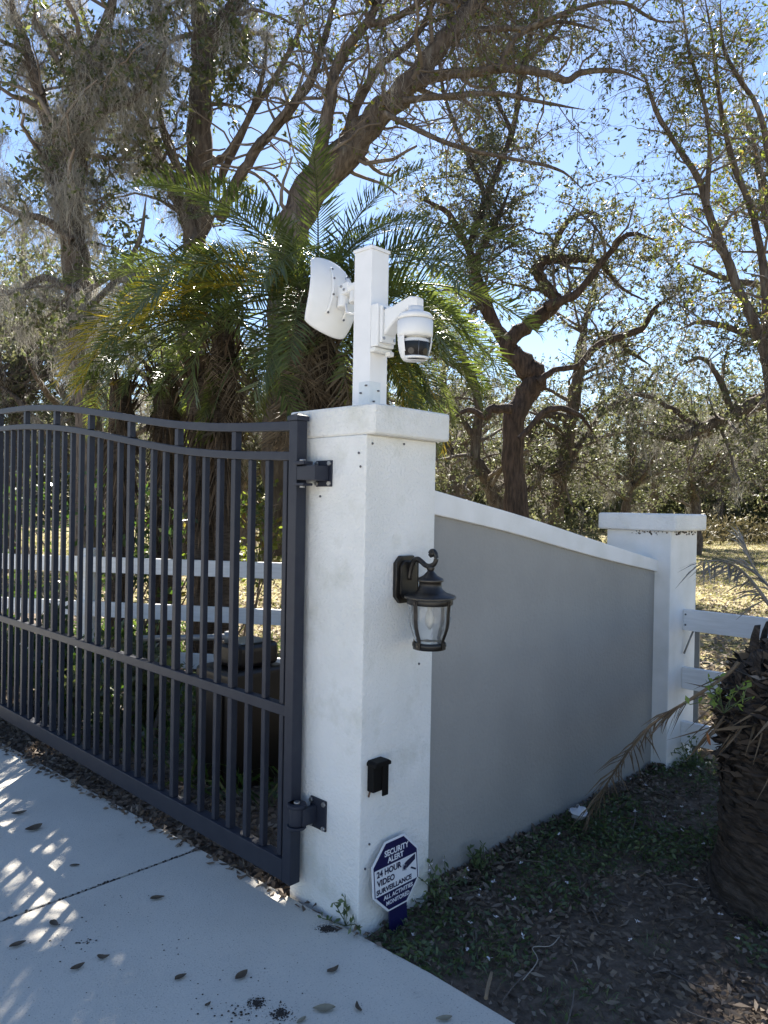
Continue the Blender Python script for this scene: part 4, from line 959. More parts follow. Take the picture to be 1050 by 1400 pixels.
# ------------------------------------------------------------------ palms
def frond_mesh(seed, length, droop, mt, nl=46, lf=0.26, wd=0.014, keep=1.0, curl=0.5, vee=0.5):
    r = np.random.default_rng(seed); K = 14
    s_ = np.linspace(0, 1, K); ang = -droop * s_ ** 1.5
    pts = np.zeros((K, 3)); st = length / (K - 1)
    for k in range(1, K): pts[k] = pts[k-1] + st * np.array([math.cos(ang[k]), 0.06 * math.sin(3 * s_[k] + seed), math.sin(ang[k])])
    rad = np.linspace(0.011, 0.002, K)
    parts = [tubes(pts[None], rad[None], 5)]
    t = np.repeat(np.linspace(0.14, 1.0, nl), 2); sd = np.tile([1, -1], nl).astype(float)
    if keep < 1:
        q = r.uniform(size=len(t)) < keep; t = t[q]; sd = sd[q]
    n = len(t); kk = t * (K - 1); k0 = np.minimum(kk.astype(int), K - 2); fr_ = (kk - k0)[:, None]
    p = pts[k0] * (1 - fr_) + pts[k0 + 1] * fr_; tan = nrm(pts[k0 + 1] - pts[k0])
    nor = nrm(np.stack([-tan[:, 2], np.zeros(n), tan[:, 0]], -1)); side = np.cross(nor, tan) * sd[:, None]
    ln = lf * np.interp(t, [0, 0.15, 0.4, 0.8, 1], [0.45, 0.8, 1.05, 0.8, 0.45]) * r.uniform(0.85, 1.15, n)
    fwd = np.interp(t, [0, 1], [0.35, 1.2])[:, None]
    d = nrm(side + tan * fwd + nor * (vee + r.normal(size=(n, 1)) * 0.18) + r.normal(size=(n, 3)) * 0.10)
    wv = nrm(np.cross(d, nor)) * wd * 0.5
    g = np.array([0, 0, -1.0])
    m1 = p + d * (ln * 0.5)[:, None] + g * (ln * 0.06 * curl)[:, None]; e1 = p + d * ln[:, None] * 0.95 + g * (ln * 0.30 * curl)[:, None] + r.normal(size=(n, 3)) * 0.012
    v = np.stack([p - wv * 0.4, p + wv * 0.4, m1 + wv, m1 - wv, e1 + wv * 0.12, e1 - wv * 0.12], 1)
    f = np.array([[0, 1, 2, 3], [3, 2, 4, 5]])
    f = (np.arange(n)[:, None, None] * 6 + f[None]).reshape(-1, 4)
    parts.append((v.reshape(-1, 3), f))
    return np_mesh('frond', *join(parts), mt)
FM = {'g': [frond_mesh(s, 1.65 + 0.1 * (s % 3), 0.8 + 0.3 * (s % 4), FR_G, nl=66, lf=0.29, wd=0.015) for s in range(8)],
      'y': [frond_mesh(20 + s, 1.6, 1.2 + 0.2 * s, FR_Y, keep=0.9) for s in range(3)],
      'd': [frond_mesh(30 + s, 1.35, 1.3 + 0.2 * s, FR_D, keep=0.75, curl=1.6, vee=0.1) for s in range(4)]}
def put_frond(e, kind, az, el, sc_=1.0, origin=(0, 0, 0), roll=0.0):
    me = random.choice(FM[kind]); o = link('frond', me, e)
    o.rotation_mode = 'QUATERNION'
    mt = Matrix.Rotation(az, 4, 'Z') @ Matrix.Rotation(-el, 4, 'Y') @ Matrix.Rotation(roll, 4, 'X')
    o.rotation_quaternion = mt.to_quaternion(); o.location = origin; o.scale = (sc_,) * 3
    # leaflets missing where the photograph's sun comes through
    mw = Matrix.Translation(e.location) @ Matrix.LocRotScale(o.location, o.rotation_quaternion, o.scale)
    mw = np.array(mw); nv = len(me.vertices); co = np.empty(nv * 3, np.float32); me.vertices.foreach_get('co', co); co = co.reshape(-1, 3)
    nr = 70; lv = (co[nr:] @ mw[:3, :3].T + mw[:3, 3]).reshape(-1, 6, 3).mean(1)
    kp = prune(lv)
    if not kp.all():
        nf = len(me.polygons); fa = np.empty(nf * 4, np.int32); me.loops.foreach_get('vertex_index', fa); fa = fa.reshape(-1, 4)
        rach = fa[fa[:, 0] < nr]; lfv = co[nr:].reshape(-1, 6, 3)[kp]; m_ = len(lfv)
        lf_ = (np.arange(m_)[:, None, None] * 6 + np.array([[0, 1, 2, 3], [3, 2, 4, 5]])[None]).reshape(-1, 4) + nr
        o.data = np_mesh('frond', np.concatenate([co[:nr], lfv.reshape(-1, 3)]), np.concatenate([rach, lf_]), me.materials[0])
    if kind == 'y': o['label'] = 'yellowing frond'
    if kind == 'd': o['label'] = 'dry brown frond'
    return o
def palm(px, py, Y, label, ng, ny_, nd, sc_, seed, trunk_px=None, r0=0.11):
    random.seed(seed); r = np.random.default_rng(seed)
    top = P(px, py, Y); bp = P(trunk_px if trunk_px else px, 700, Y)
    e = empty('date_palm', (bp[0], bp[1], 0), 0, label, 'palm')
    ox, oy, oz = top[0] - bp[0], top[1] - bp[1], top[2]
    n = 30; c = smooth_curve([(0, 0, -0.1), (ox * 0.2, 0, oz * 0.35), (ox * 0.6, 0, oz * 0.7), (ox, oy, oz)], n)
    rad = np.interp(np.linspace(0, 1, n), [0, 0.5, 0.85, 1], [r0, r0 * 0.9, r0 * 1.3, r0 * 1.1]) * (1 + 0.06 * (np.arange(n) % 2))
    v, f = tubes(c[None], rad[None], 14); link('trunk', np_mesh('trunk', v, f, PALMBARK, True), e)
    # old leaf bases and hanging fibre round the head
    m_ = 420; t = r.uniform(0.45, 1.0, m_) ; k = np.minimum((t * (n - 1)).astype(int), n - 2); a = r.uniform(0, 2 * PI, m_)
    base = c[k] + np.stack([np.cos(a), np.sin(a), np.zeros(m_)], -1) * (rad[k] * 0.95)[:, None]
    outd = np.stack([np.cos(a) * 0.35, np.sin(a) * 0.35, np.where(t > 0.86, 0.7, -1.0) + r.normal(size=m_) * 0.25], -1)
    v, f = leaf_quads(base, outd, 0.26, 0.022, r=r)
    tag(link('leaf_bases', np_mesh('leaf_bases', v, f, FIBRE), e), kind='stuff')
    for k in range(ng):
        u = (k + 0.5) / ng; el = math.radians(72 - 98 * u ** 0.9 + random.uniform(-8, 8)); az_ = k * 2.39996 + random.uniform(-0.25, 0.25)
        put_frond(e, 'g', az_, el, sc_ * random.uniform(0.85, 1.12) * (0.8 if el > 0.7 else 1), (ox, oy, oz), random.uniform(-0.5, 0.5))
    for k in range(ny_): put_frond(e, 'y', k * 2.1 + seed, math.radians(random.uniform(-25, 5)), sc_, (ox, oy, oz - 0.06))
    for k in range(nd): put_frond(e, 'd', k * 2.39996 + 0.4, math.radians(random.uniform(-75, -38)), sc_ * random.uniform(0.7, 1.0), (ox, oy, oz - 0.12), random.uniform(-0.6, 0.6))
    return e, (ox, oy, oz)
pa, o1 = palm(432, 412, 6.3, 'green date palm directly behind the dish antenna, yellow fronds and brown skirt below', 56, 0, 30, 1.0, 3, r0=0.12)
pb, o2 = palm(305, 430, 6.8, 'date palm left of the dish, bearing yellow fronds toward the gate', 36, 0, 12, 0.90, 5, 308, r0=0.085)
pc, o3 = palm(505, 455, 6.9, 'date palm hidden behind the white post, arching fronds to the right', 40, 0, 10, 0.70, 8, 505, r0=0.09)
for az_, el in ((3.55, 0.30), (3.75, 0.16), (3.35, 0.10), (3.6, -0.05), (3.15, 0.25)): put_frond(pb, 'y', az_, el, 1.02, (o2[0], o2[1], o2[2] - 0.05))
for az_, el in ((-0.35, -0.45), (0.1, -0.6), (-0.6, -0.75)): put_frond(pc, 'y', az_, el, 0.85, (o3[0], o3[1], o3[2] - 0.05))
for az_, el in ((-0.2, 0.2), (0.05, 0.35), (-0.45, 0.05), (0.2, 0.1), (-0.1, -0.1), (0.4, -0.2)): put_frond(pc, 'g', az_, el, 0.74, o3, 0.2)
for az_, el in ((-0.3, 0.5), (0.25, 0.4), (-0.6, 0.15), (2.9, 0.35), (3.3, 0.15)): put_frond(pa, 'g', az_, el, 0.9, o1, -0.2)
for az_, el in ((3.25, 0.42), (3.5, 0.25), (3.4, 0.55)): put_frond(pa, 'y', az_, el, 1.0, (o1[0], o1[1], o1[2] - 0.03), 0.3)

# ------------------------------------------------------------------ shrubs behind the gate
def shrub(px, Y, h, w, label, seed, leaf=(0.085, 0.04), stems=9, dens=1.0, lm=LEAF_S):
    r = np.random.default_rng(seed); p = P(px, 700, Y)
    e = empty('shrub', (p[0], p[1], -0.03), 0, label, 'shrub')
    K = 7; s0 = np.zeros((stems, K, 3)); d = nrm(np.stack([r.normal(size=stems) * 0.3, r.normal(size=stems) * 0.3, np.ones(stems)], -1))
    s0[:, 0, :2] = r.normal(size=(stems, 2)) * 0.08
    for k in range(1, K):
        d = nrm(d + r.normal(size=(stems, 3)) * 0.16 + np.array([0, 0, 0.06])); s0[:, k] = s0[:, k-1] + d * (h * r.uniform(0.75, 1.05, stems) / (K - 1))[:, None] * np.array([w, w, 1])
    rd = np.linspace(0.014, 0.005, K)[None] * r.uniform(0.7, 1.2, (stems, 1))
    p2, r2 = grow(s0, rd, 8 * dens, h * 0.28, 5, 0.9, 0.3, 0.25, 0.2, r, 0.0, 0.6, 0.003)
    p3, r3 = grow(p2, r2, 4, h * 0.12, 4, 0.9, 0.2, 0.25, 0.2, r, 0.0, 0.6, 0.002)
    pp = p3[:, 1:].reshape(-1, 3); pp = np.repeat(pp, 2, 0)
    dr = r.normal(size=pp.shape) + np.array([0, 0, 0.15])
    v, f = leaf_quads(pp + r.normal(size=pp.shape) * 0.015, dr, leaf[0], leaf[1], 0.15, r=r)
    link('stems', np_mesh('stems', *join([tubes(s0, rd, 5), tubes(p2, r2, 3), tubes(p3, r3, 3)]), TWIG, True), e)
    link('foliage', np_mesh('foliage', v, f, lm), e)
shrub(150, 7.9, 2.1, 0.8, 'tall dark camellia like shrub beyond the fence post behind the gate', 61, stems=7, dens=0.5)
shrub(75, 8.6, 1.8, 1.0, 'broad dark shrub seen through the leftmost pickets', 62, stems=5, dens=0.5)
shrub(205, 7.8, 2.0, 0.8, 'upright glossy shrub left of the thickest fibrous palm stem', 63, dens=0.6)
shrub(330, 8.2, 1.9, 0.9, 'thin yellow green shrub behind the right half of the gate', 64, lm=LEAF_Y, stems=6, dens=0.7)
shrub(95, 5.5, 0.62, 0.9, 'knee high dark shrub low behind the left pickets', 65, stems=9)
shrub(190, 5.0, 0.55, 1.0, 'knee high leafy plant left of the gate operator', 66, stems=9, lm=LEAF_N)
shrub(20, 5.9, 0.6, 1.0, 'low dark plant at the left edge behind the pickets', 69, stems=8)
shrub(600, 11, 1.4, 1.4, 'bushy grey green shrub low behind the wall beside the pillar', 67, stems=12, lm=LEAF_F)
shrub(800, 13, 1.6, 1.5, 'rounded dark shrub peeping over the sloping coping', 68, stems=12, lm=LEAF_F)

# lower palms of the clump, seen through the gate
for k, (px, py, Y, rr, ng, lb) in enumerate([(165, 520, 7.4, 0.085, 16, 'thin fibrous brown palm nearest the fence post behind the gate'), (228, 500, 7.6, 0.10, 18, 'brown fibrous palm midway behind the gate'), (282, 490, 7.1, 0.14, 18, 'thickest fibrous brown palm, straight behind the middle pickets')]):
    e, org = palm(px, py, Y, lb, ng - 6, 1 if k != 1 else 0, 8, 0.55, 11 + k, px, rr)
    r = np.random.default_rng(80 + k); m_ = 700; t = r.uniform(0.1, org[2] - 0.2, m_); a = r.uniform(0, 2 * PI, m_)
    b_ = np.stack([np.cos(a) * rr, np.sin(a) * rr, t], -1)
    v, f = leaf_quads(b_, np.stack([np.cos(a) * 0.25, np.sin(a) * 0.25, -np.ones(m_)], -1), 0.22, 0.012, r=r)
    tag(link('fibre', np_mesh('fibre', v, f, FIBRE), e), kind='stuff')

# ------------------------------------------------------------------ dead palm stump at the right
sx, sy = 1.80, 3.02
stp = empty('palm_stump', (sx, sy, -0.05), 0, 'dead palm stump with shaggy dark bark at the right edge', 'palm stump')
r = np.random.default_rng(12)
nz_, na = 60, 64; v = []; 
prof_z = np.linspace(0, 1.06, nz_)
prof_r = np.interp(prof_z, [0, 0.08, 0.3, 0.6, 0.8, 0.95, 1.03, 1.06], [0.415, 0.40, 0.39, 0.41, 0.43, 0.37, 0.23, 0.03])
A, Zg = np.meshgrid(np.arange(na) * 2 * PI / na, prof_z)
ring = 0.018 * (np.abs(((Zg * 15 + 0.35 * np.sin(A * 2) + vnoise(A * 3, Zg * 4, 4) * 1.2) % 1) - 0.5) * 2) + 0.03 * (vnoise(A * 4, Zg * 9, 6) - 0.5) + 0.02 * (vnoise(A * 14, Zg * 30, 7) - 0.5)
RR = prof_r[:, None] + ring
lean_ = 0.10 * Zg
vv = np.stack([RR * np.cos(A) + lean_, RR * np.sin(A), Zg], -1).reshape(-1, 3)
k = np.arange(nz_ - 1)[:, None] * na; i = np.arange(na)[None]; j = (i + 1) % na
ff = np.stack([k + i, k + j, k + na + j, k + na + i], -1).reshape(-1, 4)
link('trunk', np_mesh('trunk', vv, ff, PALMBARK, True), stp)
m_ = 2600; a = r.uniform(0, 2 * PI, m_); z = 0.2 + 0.85 * r.uniform(0.0, 1.0, m_) ** 0.6
z = np.clip(z, 0, 1.05); rr_ = np.interp(z, prof_z, prof_r) + 0.005
b_ = np.stack([rr_ * np.cos(a) + 0.1 * z, rr_ * np.sin(a), z], -1)
tang = np.stack([-np.sin(a), np.cos(a), np.zeros(m_)], -1) * np.where(r.uniform(size=m_) < 0.5, 1, -1)[:, None]
low = np.clip((0.62 - z) / 0.25, 0, 1)[:, None]
dd = tang * (0.6 + low) + np.stack([np.cos(a) * 0.45, np.sin(a) * 0.45, r.normal(size=m_) * 0.25 + 0.1], -1) * (1.2 - low)
v, f = leaf_quads(b_, dd, 0.085, 0.024, r=r)
tag(link('bark_flakes', np_mesh('bark_flakes', v, f, FLAKE), stp), kind='stuff')
# cut frond bases standing out of the upper bark
def wedge_mesh(seed):
    r_ = np.random.default_rng(seed); n = 5; v = []
    for k in range(n):
        t = k / (n - 1); w = 0.045 * (1 - 0.45 * t) * r_.uniform(0.85, 1.15); h = 0.016 * (1 - 0.3 * t)
        v += [(t * 0.13, -w, -h * 0.2 + 0.05 * t * t), (t * 0.13, 0, h + 0.05 * t * t), (t * 0.13, w, -h * 0.2 + 0.05 * t * t), (t * 0.13, 0, -h + 0.05 * t * t)]
    f = []
    for k in range(n - 1):
        for q in range(4): f.append((k*4+q, k*4+(q+1) % 4, k*4+4+(q+1) % 4, k*4+4+q))
    f.append(tuple((n-1)*4 + q for q in range(4)))
    me = bpy.data.meshes.new('frond_base'); me.from_pydata(v, [], f); me.materials.append(PALMBARK); return me
WED = [wedge_mesh(k) for k in range(4)]
k = 0
for row in range(8):
    z_ = 0.36 + row * 0.085
    for q in range(15):
        a_ = (q + 0.5 * (row % 2)) * 2 * PI / 15 + r.normal() * 0.06; rr__ = float(np.interp(z_, prof_z, prof_r)) - 0.03
        o = link('frond_base', WED[k % 4], stp); k += 1
        o.location = (rr__ * math.cos(a_) + 0.1 * z_, rr__ * math.sin(a_), z_ + r.normal() * 0.015); o.rotation_euler = (r.normal() * 0.15, -0.75 - 0.25 * r.uniform() - 0.06 * row, a_ + r.normal() * 0.15)
        sc__ = r.uniform(0.75, 1.2); o.scale = (sc__ * r.uniform(0.7, 1.25), sc__, sc__)
m_ = 900; a = r.uniform(0, 2 * PI, m_); q = np.sqrt(r.uniform(0, 1, m_)) * 0.42; z = np.interp(q, prof_r[::-1], prof_z[::-1]) + r.uniform(-0.03, 0.05, m_); z = np.maximum(z, 0.75)
b_ = np.stack([q * np.cos(a) + 0.1, q * np.sin(a), z], -1)
v, f = leaf_quads(b_, r.normal(size=(m_, 3)) + np.array([0, 0, 0.2]), 0.07, 0.03, r=r)
tag(link('leaf_debris', np_mesh('leaf_debris', v, f, LITTER), stp), kind='stuff')

m_ = 260; a = r.uniform(0, 2 * PI, m_); z = r.uniform(0.72, 1.04, m_); rr_ = np.interp(z, prof_z, prof_r)
b_ = np.stack([rr_ * np.cos(a) + 0.1 * z, rr_ * np.sin(a), z], -1)
v, f = leaf_quads(b_, np.stack([np.cos(a) * 0.5, np.sin(a) * 0.5, -0.75 * np.ones(m_)], -1) + r.normal(size=(m_, 3)) * 0.35, 0.24, 0.012, r=r)
tag(link('dead_strips', np_mesh('dead_strips', v, f, FR_D), stp), kind='stuff')
def path_frond(name, pts, mt, label, nl, lf, wd, side_drop, seed, r0=0.009, t0=0.3, lens=None):
    r = np.random.default_rng(seed); K = 24; c = smooth_curve(pts, K); rad = np.linspace(r0, 0.002, K)
    parts = [tubes(c[None], rad[None], 6)]
    t = np.repeat(np.linspace(t0, 1.0, nl), 2); sd = np.tile([1.0, -1.0], nl); n = len(t)
    kk = t * (K - 1); k0 = np.minimum(kk.astype(int), K - 2); fr_ = (kk - k0)[:, None]
    p = c[k0] * (1 - fr_) + c[k0 + 1] * fr_; tan = nrm(c[k0 + 1] - c[k0])
    side = nrm(np.cross(tan, np.array([0, 0, 1.0]))) * sd[:, None]
    d = nrm(side * 0.7 + tan * 0.9 + np.array([0, 0, -1.0]) * side_drop + r.normal(size=(n, 3)) * 0.22)
    ln = lf * r.uniform(0.5, 1.2, n) * (lens(t) if lens else 1)
    wv = nrm(np.cross(d, r.normal(size=(n, 3)))) * wd * 0.5
    m1 = p + d * (ln * 0.5)[:, None]; e1 = p + d * ln[:, None] + np.array([0, 0, -0.15]) * ln[:, None]
    v = np.stack([p - wv * 0.5, p + wv * 0.5, m1 + wv, m1 - wv, e1 + wv * 0.1, e1 - wv * 0.1], 1)
    f = (np.arange(n)[:, None, None] * 6 + np.array([[0, 1, 2, 3], [3, 2, 4, 5]])[None]).reshape(-1, 4)
    parts.append((v.reshape(-1, 3), f))
    o = link(name, np_mesh(name, *join(parts), mt)); return tag(o, label, 'frond')
path_frond('fallen_frond', [P(1010, 905, 3.0), P(992, 924, 3.02), P(938, 960, 3.12), P(902, 982, 3.22), P(866, 1018, 3.36), P(835, 1063, 3.50), P(813, 1099, 3.58), G(798, 1134, 0.0)], FR_D, 'dry brown frond drooping from the stump to the wall foot', 62, 0.17, 0.007, 0.3, 5, 0.009, 0.28)
path_frond('broken_frond', [P(1080, 870, 3.35), P(1055, 832, 3.4), P(1032, 800, 3.45), P(1010, 777, 3.5), P(985, 767, 3.45), P(958, 768, 3.4)], FR_GREY, 'grey dead frond bent over above the right fence rail', 34, 0.14, 0.009, 0.85, 6, 0.011, 0.25)
path_frond('broken_frond', [P(1090, 840, 3.3), P(1050, 800, 3.35), P(1030, 775, 3.4), P(1015, 740, 3.42)], FR_GREY, 'upright grey frond tip at the right edge beside the bent frond', 20, 0.18, 0.009, -0.1, 7, 0.008, 0.2)

# weed sprouting on the stump, orange leaf caught on its bark
def sprout(name, loc, label, n, h, leaf, seed, mt=WEED, flowers=0):
    r = np.random.default_rng(seed); e = empty(name, loc, 0, label, 'plant')
    st = np.zeros((n, 5, 3)); d = nrm(r.normal(size=(n, 3)) * 0.5 + np.array([0, 0, 1.0]))
    for k in range(1, 5):
        d = nrm(d + r.normal(size=(n, 3)) * 0.2); st[:, k] = st[:, k-1] + d * h / 4
    link('stems', np_mesh('stems', *tubes(st, np.full((n, 5), 0.0018), 4), WEED), e)
    pp = np.repeat(st[:, 2:].reshape(-1, 3), 2, 0)
    v, f = leaf_quads(pp, r.normal(size=pp.shape) + np.array([0, 0, 0.2]), leaf, leaf * 0.5, 0.1, r=r)
    link('leaves', np_mesh('leaves', v, f, mt), e)
    if flowers:
        q = st[:flowers, 4]; q = np.repeat(q, 4, 0)
        v, f = leaf_quads(q, r.normal(size=q.shape) * np.array([1, 1, 0.3]), 0.012, 0.008, r=r); link('flowers', np_mesh('flowers', v, f, FLOWER), e)
LIME = mat('lime_leaf', (0.10, 0.17, 0.03), 0.4, 0.5, col2=(0.20, 0.26, 0.06), island=True, trans=0.45, tcol=(1.8, 1.8, 1))
sprout('weed', (P(990, 975, 2.78)), 'light green weed sprouting from the stump bark', 9, 0.14, 0.03, 3, LIME)
sprout('weed', L(-0.012, 0.05, 0.0), 'small weed growing from the crack at the pillar foot', 7, 0.10, 0.03, 4)
sprout('weed', L(0.42, -0.04, -0.04), 'white flowered weed where the pillar meets the grey wall', 14, 0.17, 0.03, 5, flowers=9)
sprout('weed', L(2.72, -0.14, -0.04), 'weed tuft at the foot of the short end pillar', 16, 0.2, 0.028, 6, flowers=3)
sprout('weed', L(0.72, -0.02, -0.04), 'taller green weed against the grey wall foot', 14, 0.12, 0.035, 9)

# ------------------------------------------------------------------ ground cover
def on_ground(b, a):
    p = C0 + b[:, None] * VX + a[:, None] * UY
    z = ground_z(p[:, 0], p[:, 1]); return np.stack([p[:, 0], p[:, 1], z], -1)
r = np.random.default_rng(40)
def bed_points(n, lo=-3.0):
    b = r.uniform(0.0, 3.4, n); a = -(r.uniform(0, 1, n) ** 1.0) * 3.0 + 0.03
    p = on_ground(b, a); keep = ((p[:, 0] - sx) ** 2 + (p[:, 1] - sy) ** 2 > 0.36 ** 2) & ~((b < 0.40) & (a > -0.01)) & ~((b > 2.54) & (a > -0.06))
    return p[keep], b[keep], a[keep]
p, b, a = bed_points(34000); kp = vnoise(p[:, 0] * 2.1, p[:, 1] * 2.1, 88) * 0.6 + vnoise(p[:, 0] * 6, p[:, 1] * 6, 89) * 0.4 + r.uniform(-0.3, 0.3, len(p)) > 0.40; p = p[kp]
v, f = leaf_quads(p + np.array([0, 0, 0.008]) + r.uniform(0, 0.012, (len(p), 1)) * np.array([0, 0, 1.0]), r.normal(size=p.shape) * np.array([1, 1, 0.22]), 0.036 * np.where(r.uniform(size=(len(p))) < 0.2, 1.6, 0.8), 0.015, 0.3, r=r)
litter = [(v, f)]
p, b, a = bed_points(70000)
wn_ = vnoise(p[:, 0] * 2.6, p[:, 1] * 2.6, 21) * 0.6 + vnoise(p[:, 0] * 7, p[:, 1] * 7, 22) * 0.4
near_wall = np.clip(1 - np.abs(a) / 0.7, 0, 1) * 0.22
keep = wn_ + near_wall + r.uniform(-0.24, 0.24, len(p)) > 0.73
p = p[keep]
hh_ = r.uniform(0.01, 0.05, len(p)) * np.clip(wn_[keep] * 2 - 0.4, 0.3, 1.4)
v, f = leaf_quads(p + np.stack([np.zeros(len(p)), np.zeros(len(p)), hh_], -1), r.normal(size=p.shape) * np.array([1, 1, 0.45]) + np.array([0, 0, 0.15]), 0.028, 0.012, 0.2, r=r)
tag(link('ground_cover', np_mesh('ground_cover', v, f, WEED)), 'low green weeds spreading over the shaded bed', 'weeds', kind='stuff')
# grass blades among the weeds
p, b, a = bed_points(16000); kp = vnoise(p[:, 0] * 3, p[:, 1] * 3, 31) > 0.52; p = p[kp]
v, f = leaf_quads(p, r.normal(size=p.shape) * np.array([0.6, 0.6, 0.1]) + np.array([0, 0, 0.7]), 0.06, 0.0035, 0.1, 0.25, r=r)
tag(link('grass', np_mesh('grass', v, f, WEED)), 'thin grass blades scattered through the bed', 'grass', kind='stuff')
# white flowers
p, b, a = bed_points(150); q = np.repeat(p + np.array([0, 0, 0.045]), 5, 0)
v, f = leaf_quads(q, r.normal(size=q.shape) * np.array([1, 1, 0.25]) + np.array([0, 0, 0.2]), 0.012, 0.009, 0.1, r=r)
tag(link('small_flowers', np_mesh('small_flowers', v, f, FLOWER)), 'tiny white flowers dotted over the bed', 'flowers', kind='stuff')
# twigs
n = 130; p, b, a = bed_points(n); n = len(p); K = 4
d = nrm(r.normal(size=(n, 3)) * np.array([1, 1, 0.05])); L_ = r.uniform(0.06, 0.26, n)
tp = np.stack([p + np.array([0, 0, 0.02]) + d * (L_ * k / 3)[:, None] + r.normal(size=(n, 3)) * 0.008 for k in range(K)], 1)
tag(link('twigs', np_mesh('twigs', *tubes(tp, np.full((n, K), 0.0026), 5), TWIG)), 'thin fallen twigs on the bed', 'twigs', kind='stuff')
# litter strip under the gate, along the concrete edge and behind the gate
n = 9000; a = r.uniform(-0.1, 5.5, n); b = edge_b(a) + np.abs(r.normal(size=n)) * 0.5 - 0.04 * r.uniform(0, 1, n) ** 2 - 0.012 * a
keep = ~((a < 0.41) & (b > -0.005)); p = on_ground(b[keep], a[keep]); bk_ = b[keep]; p[:, 2] = np.where(bk_ < edge_b(a[keep]), 0.004, p[:, 2] + 0.012)
v, f = leaf_quads(p, r.normal(size=p.shape) * np.array([1, 1, 0.3]), 0.045, 0.02, 0.3, r=r); litter.append((v, f))
n = 9000; a = r.uniform(0.5, 8, n); b = r.uniform(0.3, 5.5, n); p = on_ground(b, a) + np.array([0, 0, 0.012])
v, f = leaf_quads(p, r.normal(size=p.shape) * np.array([1, 1, 0.35]), 0.06, 0.026, 0.3, r=r); litter.append((v, f))
tag(link('leaf_litter', np_mesh('leaf_litter', *join(litter), LITTER)), 'brown dead leaves lying over soil and gate strip', 'leaf litter', kind='stuff')
# drifts along the foot of the wall and the pillar
n = 2600; b = r.uniform(0.02, 2.55, n); a = np.where(b < 0.42, -0.006, 0.045) - np.abs(r.normal(size=n)) * 0.055 * (0.4 + vnoise(b * 4, b * 0, 77))
kp = vnoise(b * 3.1, b * 0 + 2, 78) > 0.3; p = on_ground(b[kp], a[kp]); p[:, 2] += r.uniform(0.008, 0.035, len(p))
v, f = leaf_quads(p, r.normal(size=p.shape) * np.array([1, 1, 0.45]), 0.036, 0.016, 0.3, r=r)
tag(link('leaf_drift', np_mesh('leaf_drift', v, f, LITTER)), 'dead leaves drifted against the foot of the grey wall', 'leaf litter', kind='stuff')
# strap leaved undergrowth behind the gate
n = 5200; a = r.uniform(0.9, 7, n); b = r.uniform(0.35, 3.2, n); kp = vnoise(a * 2.2, b * 2.2, 41) > 0.42; p = on_ground(b[kp], a[kp])
v, f = leaf_quads(p, r.normal(size=p.shape) * np.array([0.7, 0.7, 0.1]) + np.array([0, 0, 0.9]), 0.32, 0.018, 0.2, 0.35, r=r)
tag(link('undergrowth', np_mesh('undergrowth', v, f, LEAF_S)), 'dark strappy undergrowth filling the bed behind the gate', 'undergrowth', kind='stuff')
# lawn
n = 230000; Yv = 4.2 + r.uniform(0, 1, n) ** 1.7 * 34; xr = r.uniform(-0.62, 0.66, n); X = xr * Yv
w = lawn_w(X, Yv); lc = to_local(np.stack([X, Yv, np.zeros(n)], -1))
kp = (w > r.uniform(0.1, 0.9, n)) & (vnoise(X * 1.5, Yv * 1.5, 51) > r.uniform(0.0, 0.6, n))
X, Yv = X[kp], Yv[kp]; p = np.stack([X, Yv, ground_z(X, Yv)], -1)
sz = np.clip(Yv / 9, 0.7, 2.2)
v, f = leaf_quads(p, r.normal(size=p.shape) * np.array([0.6, 0.6, 0.1]) + np.array([0, 0, 0.7]), 0.055 * sz, 0.006 * sz, 0.1, 0.3, r=r)
tag(link('lawn_grass', np_mesh('lawn_grass', v, f, GRASSM)), 'sunlit thin yellow green lawn grass beyond the wall', 'grass', kind='stuff')
n = 60000; Yv = 4.5 + r.uniform(0, 1, n) ** 1.5 * 30; X = r.uniform(-0.62, 0.66, n) * Yv; kp = lawn_w(X, Yv) > 0.3; X, Yv = X[kp], Yv[kp]
p = np.stack([X, Yv, ground_z(X, Yv) + 0.02], -1)
v, f = leaf_quads(p, r.normal(size=p.shape) * np.array([1, 1, 0.3]), 0.07, 0.035, 0.3, r=r)
tag(link('lawn_litter', np_mesh('lawn_litter', v, f, mat('tan_lawn_leaf', (0.20, 0.15, 0.105), 0.7, 0.35, col2=(0.40, 0.325, 0.245), island=True, trans=0.15))), 'fallen oak leaves strewn over the lawn', 'leaf litter', kind='stuff')  # paler tan than the dead leaves of the bed

# ------------------------------------------------------------------ single things lying about
def fallen_leaf(px, py, ang, ln, mt, label, z=0.0, wr=0.42):
    p = G(px, py, z); m = MB(); n = 9; v = []; f = []; ln *= random.uniform(0.75, 0.95); wr *= random.uniform(0.7, 1.2); cu = random.uniform(0.02, 0.2); bend = random.uniform(-0.12, 0.12); pk = random.uniform(0.65, 1.1)
    for k in range(n):
        t = k / (n - 1); w = ln * wr * 0.5 * math.sin(PI * t ** pk) ** 0.8 + 0.0006; h = 0.004 + ln * cu * (2 * t - 1) ** 2; yb = ln * bend * math.sin(PI * t)
        v += [(ln * (t - 0.5), yb - w, h + w * 0.25), (ln * (t - 0.5), yb, h - 0.002), (ln * (t - 0.5), yb + w, h + w * (0.2 + cu * 3))]
    for k in range(n - 1):
        for q in (0, 1): f.append((k*3+q, k*3+q+1, k*3+4+q, k*3+3+q))
    m.add(v, f, True); o = m.build('dry_leaf', mt, None, loc=p, rz=ang); return tag(o, label, 'leaf', 'dry leaves on the concrete')
